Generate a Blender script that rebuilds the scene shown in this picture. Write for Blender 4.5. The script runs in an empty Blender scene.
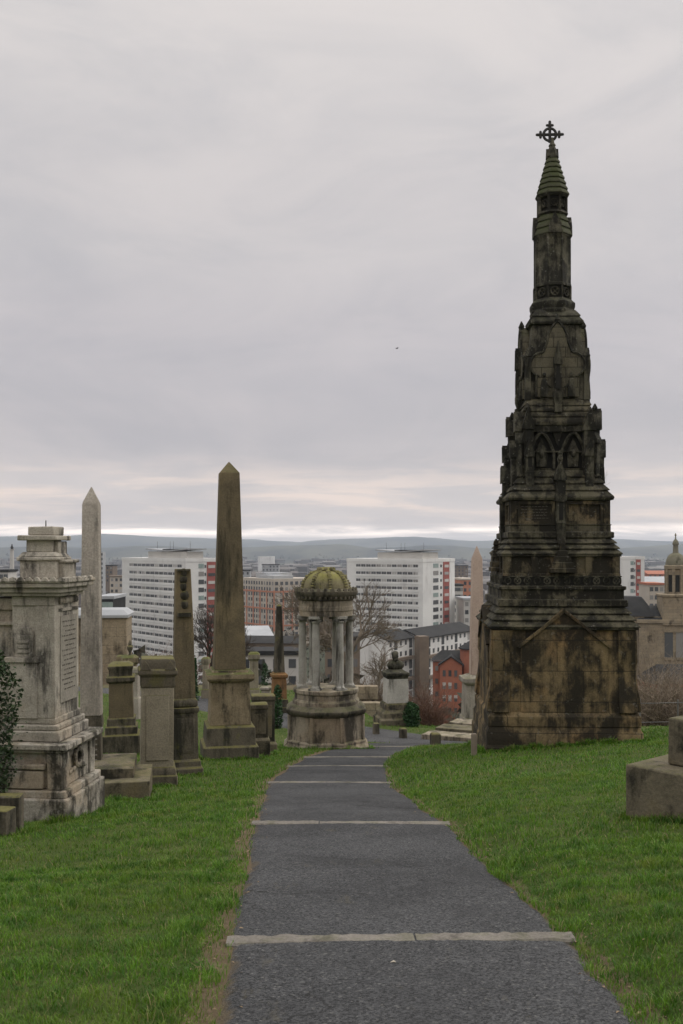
import bpy, bmesh, math, random
import numpy as np
from mathutils import Matrix, Vector, Euler
random.seed(7); rng = np.random.default_rng(11)
PI = math.pi
S = bpy.context.scene; COL = S.collection
F, CX, HY = 1000.0, 341.5, 548.0          # focal length in pixels, picture centre, horizon row

# ------------------------------------------------------------------ ground
PYs = [-20, 0, 5.7, 10, 15.7, 19.6, 22.2, 27, 30, 36, 45, 60, 80, 130, 200, 260, 30000]
PZs = [1.0, -1.50, -2.217, -2.75, -3.70, -4.29, -4.66, -5.38, -5.80, -6.15, -6.7, -8.2, -13, -26, -44, -51, -51]
CYs = [-5, 0, 4.3, 5.7, 10, 15.7, 19.6, 22.2, 24.5, 27, 29.5]
CXs = [.44, .43, .385, .33, .085, -.20, -.08, .145, .45, .95, 1.6]
WYs = [0, 4.3, 5.7, 30]; WXs = [.955, .96, .985, .99]
ROAD = [(9.0, 25.6), (5.6, 27.4), (3.7, 28.6), (1.8, 30.4), (-.2, 32.9), (-2.3, 35.8), (-5.7, 41.5), (-9.5, 48), (-15, 55)]
def sstep(a, b, t):
    t = np.clip((np.asarray(t, float)-a)/(b-a), 0, 1); return t*t*(3-2*t)
def wob(x, y):
    return (np.sin(x*1.7+y*.9)*.5+np.sin(x*.63-y*1.31+2)*.7+np.sin(x*3.1+1.2*y+.5)*.25+np.sin(y*2.7-x*2.1)*.25)
def path_c(y): return np.interp(y, CYs, CXs)
def path_w(y): return np.interp(y, WYs, WXs)
RIDGE = [(-2500, 543), (-900, 540), (-300, 538.5), (0, 537), (60, 535.5), (110, 533.5), (160, 537), (215, 539), (300, 541.5), (350, 538.5), (395, 536), (440, 539), (480, 541),
         (560, 539.5), (620, 538.5), (683, 541.5), (1000, 536), (1600, 540), (3200, 542)]
RIDGE2 = [(-2500, 548), (-300, 547), (0, 546), (90, 548), (160, 546), (230, 548), (265, 546), (300, 543.8), (335, 544.5), (370, 548), (420, 545.5), (470, 546.5), (620, 549), (683, 543.5), (900, 545), (3200, 547)]
def ground(x, y, carve=False):
    x = np.asarray(x, float); y = np.asarray(y, float)
    z = np.interp(y, PYs, PZs)
    d = x-path_c(y)-path_w(y)
    right = (sstep(0, .5, d)*.07+.085*np.clip(d, 0, 7))*(1-sstep(24, 28, y))
    dl = -(x-path_c(y))-path_w(y)
    left = .006*np.clip(dl, 0, 9)*(1-sstep(26, 34, y))-.055*np.clip(dl-.4, 0, 3.5)*(1-sstep(12, 15.5, y))
    z = z+right+left
    z = z+wob(x*1.3, y*1.3)*.018*np.clip(np.maximum(d, dl)/1.2, 0, 1)*(y < 60)
    z = z-sstep(0, 4, x+1)*np.clip(y-37, 0, 30)*.13*(1-sstep(110, 230, y))
    z = z-sstep(0, 3.5, x)*np.clip(y-33.2, 0, 8)*.10*(1-sstep(110, 230, y))
    z = z+wob(x*.02, y*.02)*sstep(80, 160, y)*1.2
    a = CX+1000*x/np.maximum(y, 1)
    top1 = (HY-np.interp(a, [p[0] for p in RIDGE], [p[1] for p in RIDGE]))/1000*9000+51
    top1 = top1+wob(x*.004, 3+y*0)*6+wob(x*.013, y*.0)*2.5
    top2 = (HY-np.interp(a, [p[0] for p in RIDGE2], [p[1] for p in RIDGE2]))/1000*5200+51
    top2 = top2+wob(x*.007, 1+y*0)*4+wob(x*.02, y*.0)*1.5
    z = z+top1*np.exp(-((y-9000)/1500)**2)*(y > 3000)+np.maximum(top2, 0)*np.exp(-((y-5200)/600)**2)*(y > 2500)
    z = np.where(y > 10800, np.minimum(z, -51), z)
    if carve:
        inside = 1-sstep(-.16, -.04, np.abs(x-path_c(y))-path_w(y))
        z = z-.10*inside*(y < 28.5)
    return z
def hit(px, py):
    ys = np.geomspace(3.0, 400, 6000)
    zz = ground((px-CX)/F*ys, ys); r = (HY-py)/F*ys
    i = int(np.argmax(r < zz)); Y = float(ys[i])
    return (px-CX)/F*Y, Y, float(zz[i])
def at(px, Y): return (px-CX)/F*Y
def hz(py, Y): return (HY-py)/F*Y

# ------------------------------------------------------------------ mesh builder
class MB:
    def __init__(s): s.v = []; s.f = []; s.m = Matrix()
    def add(s, vs, fs):
        o = len(s.v); s.v += [tuple(s.m @ Vector(p)) for p in vs]; s.f += [tuple(i+o for i in f) for f in fs]; return s
    def rings(s, R, cap=True):
        n = len(R[0]); vs = [p for r in R for p in r]; fs = []
        for k in range(len(R)-1):
            for i in range(n):
                j = (i+1) % n; fs.append((k*n+i, k*n+j, (k+1)*n+j, (k+1)*n+i))
        if cap: fs.append(tuple(range(n))[::-1]); fs.append(tuple((len(R)-1)*n+i for i in range(n)))
        return s.add(vs, fs)
    def sq(s, prof, cx=0, cy=0, rot=0):                       # stack of rectangles (hx, hy, z)
        R = []
        for p in prof:
            hx, hy, z = p if len(p) == 3 else (p[0], p[0], p[1])
            c, sn = math.cos(rot), math.sin(rot)
            R.append([(cx+x*c-y*sn, cy+x*sn+y*c, z) for x, y in ((-hx, -hy), (hx, -hy), (hx, hy), (-hx, hy))])
        return s.rings(R)
    def poly(s, prof, n, cx=0, cy=0, rot=0):
        R = [[(cx+r*math.cos(rot+2*PI*i/n), cy+r*math.sin(rot+2*PI*i/n), z) for i in range(n)] for r, z in prof]
        return s.rings(R)
    def box(s, x0, x1, y0, y1, z0, z1):
        return s.add([(x0, y0, z0), (x1, y0, z0), (x1, y1, z0), (x0, y1, z0), (x0, y0, z1), (x1, y0, z1), (x1, y1, z1), (x0, y1, z1)],
                     [(3, 2, 1, 0), (4, 5, 6, 7), (0, 1, 5, 4), (1, 2, 6, 5), (2, 3, 7, 6), (3, 0, 4, 7)])
    def prism(s, pts, y0, y1):                                # outline in the x-z plane, thickness along y
        n = len(pts)
        return s.rings([[(x, y0, z) for x, z in pts], [(x, y1, z) for x, z in pts]])
    def tube(s, p, q, r0, r1, n=5):
        p, q = Vector(p), Vector(q); d = (q-p)
        if d.length < 1e-6: return s
        d.normalize(); u = d.orthogonal().normalized(); w = d.cross(u)
        return s.rings([[tuple(p+(u*math.cos(2*PI*i/n)+w*math.sin(2*PI*i/n))*r0) for i in range(n)],
                        [tuple(q+(u*math.cos(2*PI*i/n)+w*math.sin(2*PI*i/n))*r1) for i in range(n)]])
    def torus(s, c, R, r, axis='y', n=20, m=8):
        c = Vector(c); V = []; Fc = []
        for i in range(n):
            a = 2*PI*i/n
            for j in range(m):
                b = 2*PI*j/m; rad = R+r*math.cos(b); h = r*math.sin(b)
                q = {'y': (rad*math.cos(a), h, rad*math.sin(a)), 'x': (h, rad*math.cos(a), rad*math.sin(a)), 'z': (rad*math.cos(a), rad*math.sin(a), h)}[axis]
                V.append(tuple(c+Vector(q)))
                Fc.append((i*m+j, ((i+1) % n)*m+j, ((i+1) % n)*m+(j+1) % m, i*m+(j+1) % m))
        return s.add(V, Fc)
    def ball(s, c, rx, ry, rz, n=10, m=7):
        R = []
        for k in range(1, m):
            t = -PI/2+PI*k/m
            R.append([(c[0]+rx*math.cos(t)*math.cos(2*PI*i/n), c[1]+ry*math.cos(t)*math.sin(2*PI*i/n), c[2]+rz*math.sin(t)) for i in range(n)])
        return s.rings(R)
    def leaf(s, c, size, flat=False):
        c = Vector(c); u = Vector((random.gauss(0, 1), random.gauss(0, 1), random.gauss(0, .6))).normalized(); w = u.orthogonal().normalized()
        w = (Matrix.Rotation(random.random()*6.28, 3, u) @ w)
        return s.add([tuple(c-u*size), tuple(c+w*size*.55), tuple(c+u*size), tuple(c-w*size*.55)], [(0, 1, 2, 3)])
    def build(s, name, mat, parent=None, bevel=0., jitter=0., loc=None, rotz=0., sharp=35):
        me = bpy.data.meshes.new(name)
        v = s.v
        if jitter: v = [(a+random.uniform(-jitter, jitter), b+random.uniform(-jitter, jitter), c+random.uniform(-jitter, jitter)) for a, b, c in v]
        me.from_pydata(v, [], s.f)
        bm = bmesh.new(); bm.from_mesh(me); bmesh.ops.recalc_face_normals(bm, faces=bm.faces); bm.to_mesh(me); bm.free()
        me.polygons.foreach_set('use_smooth', [True]*len(me.polygons)); me.set_sharp_from_angle(angle=math.radians(sharp))
        me.materials.append(mat)
        o = bpy.data.objects.new(name, me); COL.objects.link(o)
        if parent: o.parent = parent
        if loc: o.location = loc; o.rotation_euler.z = rotz
        if bevel:
            b = o.modifiers.new('edge', 'BEVEL'); b.width = bevel; b.segments = 2; b.limit_method = 'ANGLE'; b.angle_limit = math.radians(40); b.use_clamp_overlap = True
        return o
def merge(o, p):                                             # carve p's faces into o's mesh as a second material
    a, b = o.data, p.data; n = len(a.vertices); k = len(a.polygons)
    v = [tuple(q.co) for q in a.vertices]+[tuple(q.co) for q in b.vertices]
    f = [tuple(q.vertices) for q in a.polygons]+[tuple(i+n for i in q.vertices) for q in b.polygons]
    me = bpy.data.meshes.new(a.name); me.from_pydata(v, [], f); me.materials.append(a.materials[0]); me.materials.append(b.materials[0])
    me.polygons.foreach_set('material_index', [0]*k+[1]*(len(f)-k)); o.data = me; o.modifiers.clear(); bpy.data.objects.remove(p)
def tag(o, label=None, cat=None, group=None, kind=None):
    if label: o['label'] = label
    if cat: o['category'] = cat
    if group: o['group'] = group
    if kind: o['kind'] = kind
    return o
def thing(name, loc, rotz, label, cat, group=None, tilt=(0, 0)):
    o = bpy.data.objects.new(name, None); COL.objects.link(o); o.empty_display_size = .2
    o.location = loc; o.rotation_euler = (tilt[0], tilt[1], rotz); return tag(o, label, cat, group)

# ------------------------------------------------------------------ materials
class NT:
    def __init__(s, name):
        s.mat = bpy.data.materials.new(name); s.mat.use_nodes = True; s.t = s.mat.node_tree; s.t.nodes.clear()
        s.out = s.n('ShaderNodeOutputMaterial')
    def n(s, typ, **kw):
        d = s.t.nodes.new(typ)
        for k, v in kw.items(): setattr(d, k, v)
        return d
    def link(s, a, b): s.t.links.new(a, b)
    def put(s, sock, v):
        if isinstance(v, bpy.types.NodeSocket): s.link(v, sock)
        elif v is not None: sock.default_value = v
    def math(s, op, a, b=None, c=None, clamp=False):
        d = s.n('ShaderNodeMath', operation=op, use_clamp=clamp)
        for i, v in enumerate((a, b, c)): s.put(d.inputs[i], v)
        return d.outputs[0]
    def vmath(s, op, a, b=None):
        d = s.n('ShaderNodeVectorMath', operation=op); s.put(d.inputs[0], a); s.put(d.inputs[1], b); return d.outputs[0]
    def noise(s, vec, scale, detail=6, rough=.6, dist=0.):
        d = s.n('ShaderNodeTexNoise'); s.put(d.inputs['Vector'], vec); d.inputs['Scale'].default_value = scale
        d.inputs['Detail'].default_value = detail; d.inputs['Roughness'].default_value = rough; d.inputs['Distortion'].default_value = dist
        return d.outputs[0]
    def vec_noise(s, vec, scale):
        d = s.n('ShaderNodeTexNoise'); s.put(d.inputs['Vector'], vec); d.inputs['Scale'].default_value = scale; d.inputs['Detail'].default_value = 4; return d.outputs[1]
    def rng(s, v, a, b, c=0., d=1.):
        m = s.n('ShaderNodeMapRange', interpolation_type='SMOOTHSTEP'); s.put(m.inputs[0], v)
        for i, q in enumerate((a, b, c, d)): m.inputs[i+1].default_value = q
        return m.outputs[0]
    def mix(s, fac, a, b, blend='MIX'):
        d = s.n('ShaderNodeMix', data_type='RGBA', blend_type=blend); s.put(d.inputs[0], fac)
        for i, v in ((6, a), (7, b)): s.put(d.inputs[i], (*v, 1) if isinstance(v, tuple) and len(v) == 3 else v)
        return d.outputs[2]
    def bump(s, h, strength, dist, nrm=None):
        d = s.n('ShaderNodeBump'); d.inputs['Strength'].default_value = strength; d.inputs['Distance'].default_value = dist
        s.put(d.inputs['Height'], h); s.put(d.inputs['Normal'], nrm); return d.outputs[0]
    def finish(s, col, rough=.9, nrm=None, spec=.3, metal=0.):
        b = s.n('ShaderNodeBsdfPrincipled'); s.put(b.inputs['Base Color'], (*col, 1) if isinstance(col, tuple) else col); s.put(b.inputs['Roughness'], rough)
        b.inputs['Specular IOR Level'].default_value = spec; b.inputs['Metallic'].default_value = metal; s.put(b.inputs['Normal'], nrm)
        s.link(b.outputs[0], s.out.inputs[0]); s.bsdf = b; return s.mat

def stone(name, c1, c2, stain=(.03, .028, .024), stain_amt=.5, moss=(.075, .085, .02), moss_amt=.4, moss_all=0., streak=2., joints=None, patch=None, scale=1., bumpk=1., warm=None, lichen=.0, soft=0.):
    m = NT(name); tc = m.n('ShaderNodeTexCoord').outputs['Object']; oi = m.n('ShaderNodeObjectInfo').outputs['Location']
    P = m.vmath('ADD', tc, m.vmath('MULTIPLY', oi, (.77, .53, .31)))
    sep = m.n('ShaderNodeSeparateXYZ'); m.link(tc, sep.inputs[0])
    n1 = m.noise(P, 1.7*scale, 8, .65)
    col = m.mix(m.rng(n1, .32, .68), c1, c2)
    if warm: col = m.mix(m.rng(m.noise(m.vmath('ADD', P, (9, 4, 2)), .9*scale, 5, .6), .5, .64, 0, .85), col, warm)
    height = None
    if joints:
        u = m.math('ADD', sep.outputs[0], m.math('MULTIPLY', sep.outputs[1], .97))
        cv = m.n('ShaderNodeCombineXYZ'); m.link(u, cv.inputs[0]); m.link(sep.outputs[2], cv.inputs[1])
        br = m.n('ShaderNodeTexBrick'); m.link(cv.outputs[0], br.inputs['Vector']); br.inputs['Scale'].default_value = 1
        br.inputs['Brick Width'].default_value = joints[0]; br.inputs['Row Height'].default_value = joints[1]; br.inputs['Mortar Size'].default_value = .008
        br.inputs['Mortar Smooth'].default_value = .4
        br.inputs['Color1'].default_value = (.6, .6, .6, 1); br.inputs['Color2'].default_value = (1, .95, .85, 1); br.inputs['Mortar'].default_value = (.5, .5, .5, 1)
        col = m.mix(.45, col, br.outputs['Color'], 'MULTIPLY')
        col = m.mix(m.math('MULTIPLY', br.outputs['Fac'], .8), col, (.022, .02, .016))
        height = m.math('MULTIPLY', br.outputs['Fac'], -1.5)
    # soot and rain streaks, longer than they are wide
    st = m.noise(m.vmath('MULTIPLY', P, (1.6*scale, 1.6*scale, 1.6*scale/streak)), 1.25, 9, .68, .3)
    s2 = m.noise(m.vmath('MULTIPLY', P, (9*scale, 9*scale, .9*scale)), 1., 5, .6)
    k = m.math('ADD', m.math('MULTIPLY', st, .75), m.math('MULTIPLY', s2, .25))
    lo = .62-.24*stain_amt-soft*.3
    col = m.mix(m.rng(k, lo, lo+.13+soft, 0, .93), col, stain)
    if patch: col = m.mix(m.rng(m.noise(m.vmath('ADD', P, (3, 7, 1)), 1.1*scale, 7, .7), .56, .66, 0, .8), col, patch)
    gz = m.n('ShaderNodeNewGeometry'); sn = m.n('ShaderNodeSeparateXYZ'); m.link(gz.outputs['Normal'], sn.inputs[0])
    mn = m.noise(P, 4.2*scale, 6, .7)
    up = m.rng(sn.outputs[2], .25, .8)
    mf = m.math('MAXIMUM', m.math('MULTIPLY', up, m.rng(mn, .5-.3*moss_amt, .62-.2*moss_amt, 0, min(1., moss_amt*1.6))), m.rng(m.noise(m.vmath('ADD', P, (5, 1, 8)), 1.9*scale, 7, .7), .66-.3*moss_all, .76-.24*moss_all, 0, min(.85, moss_all*1.8)))
    col = m.mix(mf, col, moss)
    if lichen: col = m.mix(m.rng(m.noise(P, 11*scale, 3, .5), .64, .7, 0, lichen), col, (.42, .41, .36))
    fine = m.noise(P, 38*scale, 4, .7)
    col = m.mix(.7, col, m.mix(m.rng(fine, .3, .7), (.68, .68, .68), (1.2, 1.19, 1.16)), 'MULTIPLY')
    h = m.math('ADD', m.math('MULTIPLY', m.noise(P, 9*scale, 8, .7), 1.), m.math('MULTIPLY', fine, .35))
    if height: h = m.math('ADD', h, height)
    return m.finish(col, .92, m.bump(h, .55*bumpk, .03), .25)

def plain(name, c1, c2=None, scale=.5, rough=.85, spec=.3, metal=0., bump=0., c3=None):
    m = NT(name); tc = m.n('ShaderNodeTexCoord').outputs['Object']; oi = m.n('ShaderNodeObjectInfo').outputs['Location']
    P = m.vmath('ADD', tc, m.vmath('MULTIPLY', oi, (.37, .53, .31)))
    c2 = c2 or tuple(x*.7 for x in c1)
    n = m.noise(P, scale, 7, .65); col = m.mix(m.rng(n, .35, .65), c1, c2)
    if c3: col = m.mix(m.rng(m.noise(m.vmath('MULTIPLY', P, (1, 1, .25)), scale*2.2, 5, .6), .55, .7, 0, .7), col, c3)
    return m.finish(col, rough, m.bump(m.noise(P, scale*18, 5, .6), bump, .02) if bump else None, spec, metal)

def foliage(name, a, b, scale=3., c=None):
    m = NT(name); g = m.n('ShaderNodeNewGeometry'); r = g.outputs['Random Per Island']
    col = m.mix(r, a, b)
    if c: col = m.mix(m.rng(m.noise(g.outputs['Position'], scale, 3, .6), .45, .65), col, c)
    b_ = m.finish(col, .7, None, .3); return b_

def grass_mat():
    m = NT('grass_blades'); g = m.n('ShaderNodeNewGeometry'); r = g.outputs['Random Per Island']; P = g.outputs['Position']
    col = m.mix(r, (.055, .165, .007), (.165, .30, .020))
    col = m.mix(m.rng(m.noise(P, .9, 5, .65), .42, .66), col, (.125, .205, .016))
    col = m.mix(m.rng(m.noise(m.vmath('ADD', P, (7, 7, 7)), 2.6, 4, .6), .56, .72, 0, .65), col, (.25, .26, .055))
    col = m.mix(m.rng(m.noise(m.vmath('ADD', P, (2, 9, 4)), 7, 4, .65), .42, .62, 0, .85), col, (.028, .095, .006))
    col = m.mix(m.rng(r, .94, .96), col, (.27, .23, .10))
    m.finish(col, .55, None, .35); tl = m.n('ShaderNodeBsdfTranslucent'); m.put(tl.inputs[0], col); mx = m.n('ShaderNodeMixShader'); mx.inputs[0].default_value = .3
    m.link(m.bsdf.outputs[0], mx.inputs[1]); m.link(tl.outputs[0], mx.inputs[2]); m.link(mx.outputs[0], m.out.inputs[0])
    return m.mat
def ground_mat():
    m = NT('ground_soil'); g = m.n('ShaderNodeNewGeometry'); P = g.outputs['Position']
    sp = m.n('ShaderNodeSeparateXYZ'); m.link(P, sp.inputs[0]); Y = sp.outputs[1]
    dirt = m.n('ShaderNodeAttribute', attribute_name='dirt').outputs['Fac']
    turf = m.mix(m.rng(m.noise(P, 1.3, 8, .7), .35, .65), (.045, .072, .014), (.075, .095, .024))
    turf = m.mix(m.rng(m.noise(P, 9, 5, .7), .55, .7, 0, .5), turf, (.10, .085, .04))
    soil = m.mix(m.noise(P, 22, 6, .75), (.075, .055, .033), (.19, .145, .09))
    dn = m.math('ADD', dirt, m.math('MULTIPLY', m.math('SUBTRACT', m.noise(P, 5, 6, .7), .5), .9))
    near = m.mix(m.rng(dn, .42, .6), turf, soil)
    scrub = m.mix(m.rng(m.noise(P, .35, 8, .7), .4, .6), (.07, .075, .03), (.13, .10, .06))
    city = m.mix(m.rng(m.noise(P, .012, 8, .7), .4, .6), (.05, .055, .035), (.10, .095, .085))
    wood = m.mix(m.rng(m.noise(m.vmath('MULTIPLY', P, (1, .35, 1)), .0022, 7, .62), .42, .6), (.038, .041, .033), (.095, .093, .066))
    c = m.mix(m.rng(Y, 44, 58), near, scrub); c = m.mix(m.rng(Y, 180, 260), c, city); c = m.mix(m.rng(Y, 3300, 4200), c, wood)
    fade = m.rng(Y, 30, 80, 1, 0)
    bh = m.math('MULTIPLY', m.noise(P, 16, 7, .75), fade)
    return m.finish(c, .95, m.bump(bh, .8, .05), .15)
def asphalt_mat(name, a, b):
    m = NT(name); P = m.n('ShaderNodeNewGeometry').outputs['Position']
    v = m.n('ShaderNodeTexVoronoi'); m.link(P, v.inputs['Vector']); v.inputs['Scale'].default_value = 105
    v2 = m.n('ShaderNodeTexVoronoi'); m.link(P, v2.inputs['Vector']); v2.inputs['Scale'].default_value = 75
    base = m.mix(m.rng(m.noise(P, .8, 7, .65), .35, .65), a, b)
    spk = m.n('ShaderNodeSeparateColor'); m.link(v.outputs['Color'], spk.inputs[0])
    base = m.mix(.8, base, m.mix(m.rng(spk.outputs[0], .05, .95), (.28, .28, .28), (1.9, 1.89, 1.85)), 'MULTIPLY')
    spk2 = m.n('ShaderNodeSeparateColor'); m.link(v2.outputs['Color'], spk2.inputs[0])
    base = m.mix(m.rng(spk2.outputs[1], .93, .98, 0, .38), base, (.22, .215, .20))
    base = m.mix(m.rng(m.noise(m.vmath('MULTIPLY', P, (3, 1, 1)), 1.6, 6, .7), .6, .72, 0, .35), base, (.13, .115, .075))
    ck = m.n('ShaderNodeTexVoronoi', feature='DISTANCE_TO_EDGE'); ck.inputs['Scale'].default_value = .55
    m.link(m.vmath('ADD', P, m.vmath('MULTIPLY', m.vec_noise(P, 2.2), (.9, .9, .9))), ck.inputs['Vector'])
    crack = m.math('MULTIPLY', m.rng(ck.outputs[0], .002, .009, 1, 0), m.rng(m.noise(P, .5, 3, .5), .46, .58))
    base = m.mix(m.math('MULTIPLY', crack, .75), base, (.014, .014, .013))
    base = m.mix(m.rng(m.noise(m.vmath('ADD', P, (4, 2, 0)), .55, 8, .72, .6), .46, .66, 0, .6), base, (.026, .026, .027))
    edge = m.n('ShaderNodeAttribute', attribute_name='edge').outputs['Fac']
    ed = m.math('ADD', edge, m.math('MULTIPLY', m.math('SUBTRACT', m.noise(P, 7, 6, .7), .5), 1.3))
    base = m.mix(m.rng(ed, .55, .95, 0, .8), base, m.mix(m.noise(P, 30, 5, .7), (.07, .052, .03), (.16, .125, .075)))
    h = m.math('SUBTRACT', 1., v.outputs['Distance'])
    return m.finish(base, m.rng(m.noise(P, 1.1, 5, .6), .3, .7, .75, .9), m.bump(h, .8, .012), .22)

M = {}
M['monument'] = stone('sooty_sandstone', (.10, .086, .056), (.165, .132, .08), stain=(.017, .0155, .012), stain_amt=.90, moss=(.06, .058, .028), moss_amt=.2, moss_all=.08, streak=1.5, warm=(.19, .14, .08), lichen=.15, scale=1.3)
M['monument_base'] = stone('sooty_ashlar', (.16, .124, .07), (.27, .20, .108), stain=(.017, .0155, .012), stain_amt=.88, moss=(.05, .05, .02), moss_amt=.15, moss_all=.08, streak=1.5, joints=(1.05, .62), warm=(.30, .195, .095), scale=.85, lichen=.12, soft=.03)
M['monument_dark'] = stone('sooty_sandstone_upper', (.074, .07, .052), (.125, .115, .084), stain=(.013, .0125, .010), stain_amt=.90, moss=(.06, .06, .032), moss_amt=.35, moss_all=.12, streak=1.5, lichen=.2, scale=1.4, soft=.02)
M['monument_ledge'] = stone('washed_ledge_stone', (.092, .084, .057), (.13, .115, .078), stain=(.013, .012, .010), stain_amt=.84, moss=(.06, .058, .03), moss_amt=.25, moss_all=.10, streak=1.2, lichen=.2, scale=1.3)
M['monument_pale'] = stone('pale_panel_stone', (.115, .105, .075), (.15, .135, .098), stain=(.03, .027, .02), stain_amt=.55, moss_amt=.3, moss_all=.15, streak=2., joints=(.5, .21))
M['spire_green'] = stone('mossy_slate_stone', (.055, .058, .034), (.075, .076, .045), stain=(.025, .028, .015), stain_amt=.4, moss=(.06, .075, .026), moss_amt=.55, moss_all=.4, streak=1.)
M['void'] = plain('recess_shade_black', (.012, .0115, .010), (.02, .019, .015), 2.)  # near-black colour stands in for the shade inside hollows and openings
M['tomb'] = stone('weathered_grey_stone', (.48, .44, .375), (.31, .282, .235), stain=(.065, .06, .052), stain_amt=.58, moss=(.11, .11, .06), moss_amt=.15, moss_all=.04, streak=3., warm=(.40, .34, .265), lichen=.3, scale=1.5)
M['tomb_base'] = stone('grubby_pale_stone', (.43, .395, .34), (.27, .245, .205), stain=(.035, .032, .025), stain_amt=.66, moss=(.09, .095, .045), moss_amt=.2, moss_all=.08, streak=1.4, warm=(.36, .29, .21), lichen=.3, scale=1.4)
M['tablet'] = stone('tablet_stone', (.30, .275, .235), (.24, .22, .185), stain=(.12, .11, .09), stain_amt=.35, moss_amt=.1, streak=4., bumpk=.4)
M['ink'] = plain('weathered_lettering', (.07, .062, .05), (.12, .11, .09), 6.)
M['granite_pale'] = stone('pale_granite', (.40, .36, .31), (.27, .24, .205), stain=(.075, .07, .06), stain_amt=.50, moss=(.12, .12, .05), moss_amt=.4, moss_all=.08, streak=5., lichen=.25, bumpk=.6)
M['obelisk'] = stone('olive_brown_stone', (.16, .128, .08), (.12, .098, .062), stain=(.04, .036, .024), stain_amt=.48, moss=(.085, .08, .03), moss_amt=.5, moss_all=.13, streak=7., warm=(.21, .165, .095), bumpk=.6)
M['obelisk_base'] = stone('brown_pedestal_stone', (.31, .25, .165), (.19, .15, .095), stain=(.04, .035, .025), stain_amt=.58, moss=(.09, .10, .03), moss_amt=.6, moss_all=.15, streak=2., warm=(.27, .205, .135))
M['mossy'] = stone('mossy_dark_stone', (.14, .12, .088), (.10, .088, .065), stain=(.026, .025, .019), stain_amt=.68, moss=(.15, .14, .045), moss_amt=.5, moss_all=.28, streak=3.)
M['pedestal'] = stone('buff_stone', (.305, .268, .20), (.22, .192, .142), stain=(.06, .055, .04), stain_amt=.48, moss=(.105, .11, .03), moss_amt=.8, moss_all=.12, streak=4.)
M['temple'] = stone('grey_brown_stone', (.37, .32, .25), (.24, .205, .155), stain=(.045, .04, .032), stain_amt=.62, moss=(.12, .115, .05), moss_amt=.3, moss_all=.08, streak=2.5, warm=(.30, .235, .165))
M['temple_col'] = stone('column_stone', (.44, .425, .39), (.32, .305, .27), stain=(.05, .047, .04), stain_amt=.56, moss_amt=.2, streak=8., scale=1.3)
M['temple_dome'] = stone('mossy_dome_stone', (.25, .22, .13), (.19, .17, .10), stain=(.045, .042, .03), stain_amt=.48, moss=(.22, .21, .05), moss_amt=.45, moss_all=.42, streak=2.)
M['temple_dark'] = stone('sooty_cornice_stone', (.15, .13, .098), (.11, .097, .072), stain=(.03, .028, .022), stain_amt=.6, moss=(.10, .10, .045), moss_amt=.35, moss_all=.12, streak=2.)
M['pink'] = stone('pink_granite', (.47, .365, .305), (.42, .32, .265), stain=(.20, .135, .10), stain_amt=.2, moss_amt=.1, streak=6., bumpk=.3)
M['rust'] = stone('orange_sandstone', (.27, .145, .065), (.20, .11, .05), stain=(.05, .042, .03), stain_amt=.4, moss_amt=.4, streak=3.)
M['white_stone'] = stone('pale_marble', (.52, .50, .46), (.40, .38, .345), stain=(.12, .115, .10), stain_amt=.35, moss_amt=.2, streak=4.)
M['plinth'] = stone('stained_plinth_stone', (.175, .15, .105), (.12, .104, .074), stain=(.025, .0235, .018), stain_amt=.62, moss=(.10, .098, .035), moss_amt=.3, moss_all=.1, streak=1.3, warm=(.17, .14, .08))
M['kerb'] = stone('kerb_stone', (.215, .195, .17), (.165, .15, .13), stain=(.09, .08, .068), stain_amt=.45, moss=(.10, .11, .04), moss_amt=.15, streak=1., scale=1.5)
M['ground'] = ground_mat(); M['asphalt'] = asphalt_mat('path_asphalt', (.060, .061, .0635), (.044, .045, .047)); M['road'] = asphalt_mat('road_asphalt', (.075, .075, .076), (.058, .058, .06))
M['grass'] = grass_mat()
M['ivy'] = foliage('ivy_leaves', (.012, .026, .009), (.035, .06, .018))
M['evergreen'] = foliage('evergreen_leaves', (.016, .045, .014), (.035, .085, .025))
M['bark'] = plain('tree_bark', (.085, .068, .052), (.05, .041, .032), 3., bump=.4)
M['twig'] = plain('winter_twigs', (.20, .165, .125), (.13, .105, .08), 2.)
M['scrub'] = foliage('dry_scrub_twigs', (.27, .215, .155), (.12, .09, .062))
M['redscrub'] = foliage('red_brown_twigs', (.17, .092, .06), (.095, .052, .036))
M['wood_far'] = foliage('far_winter_trees', (.06, .055, .038), (.035, .042, .026))
M['iron'] = plain('dark_iron', (.02, .02, .019), (.035, .032, .028), 5., rough=.6)
M['rail'] = plain('weathered_rail_metal', (.17, .17, .165), (.11, .105, .10), 3., rough=.6)
M['white'] = plain('white_render', (.74, .735, .71), (.66, .655, .635), .12, c3=(.50, .49, .47)); M['offwhite'] = plain('cream_render', (.56, .54, .50), (.48, .46, .43), .1, c3=(.40, .38, .35))
m = NT('dark_window_glass'); r = m.math('FRACT', m.math('ADD', m.n('ShaderNodeNewGeometry').outputs['Random Per Island'], m.n('ShaderNodeObjectInfo').outputs['Random']))
gc = m.mix(r, (.05, .053, .057), (.13, .135, .14)); gc = m.mix(m.rng(r, .74, .76), gc, (.26, .25, .235)); gc = m.mix(m.rng(r, .90, .92), gc, (.42, .41, .39)); M['glass'] = m.finish(gc, .25, None, .5)
M['red'] = plain('red_cladding', (.34, .105, .085), (.29, .09, .075), .3)
M['palegreen'] = plain('pale_green_glazing', (.30, .37, .34), (.22, .28, .27), 1., rough=.3)
M['slate'] = plain('slate_roof', (.016, .016, .016), (.028, .027, .026), .6, bump=.3); M['palegrey'] = plain('pale_grey_sheet', (.40, .41, .42), (.33, .34, .35), .2)
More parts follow.
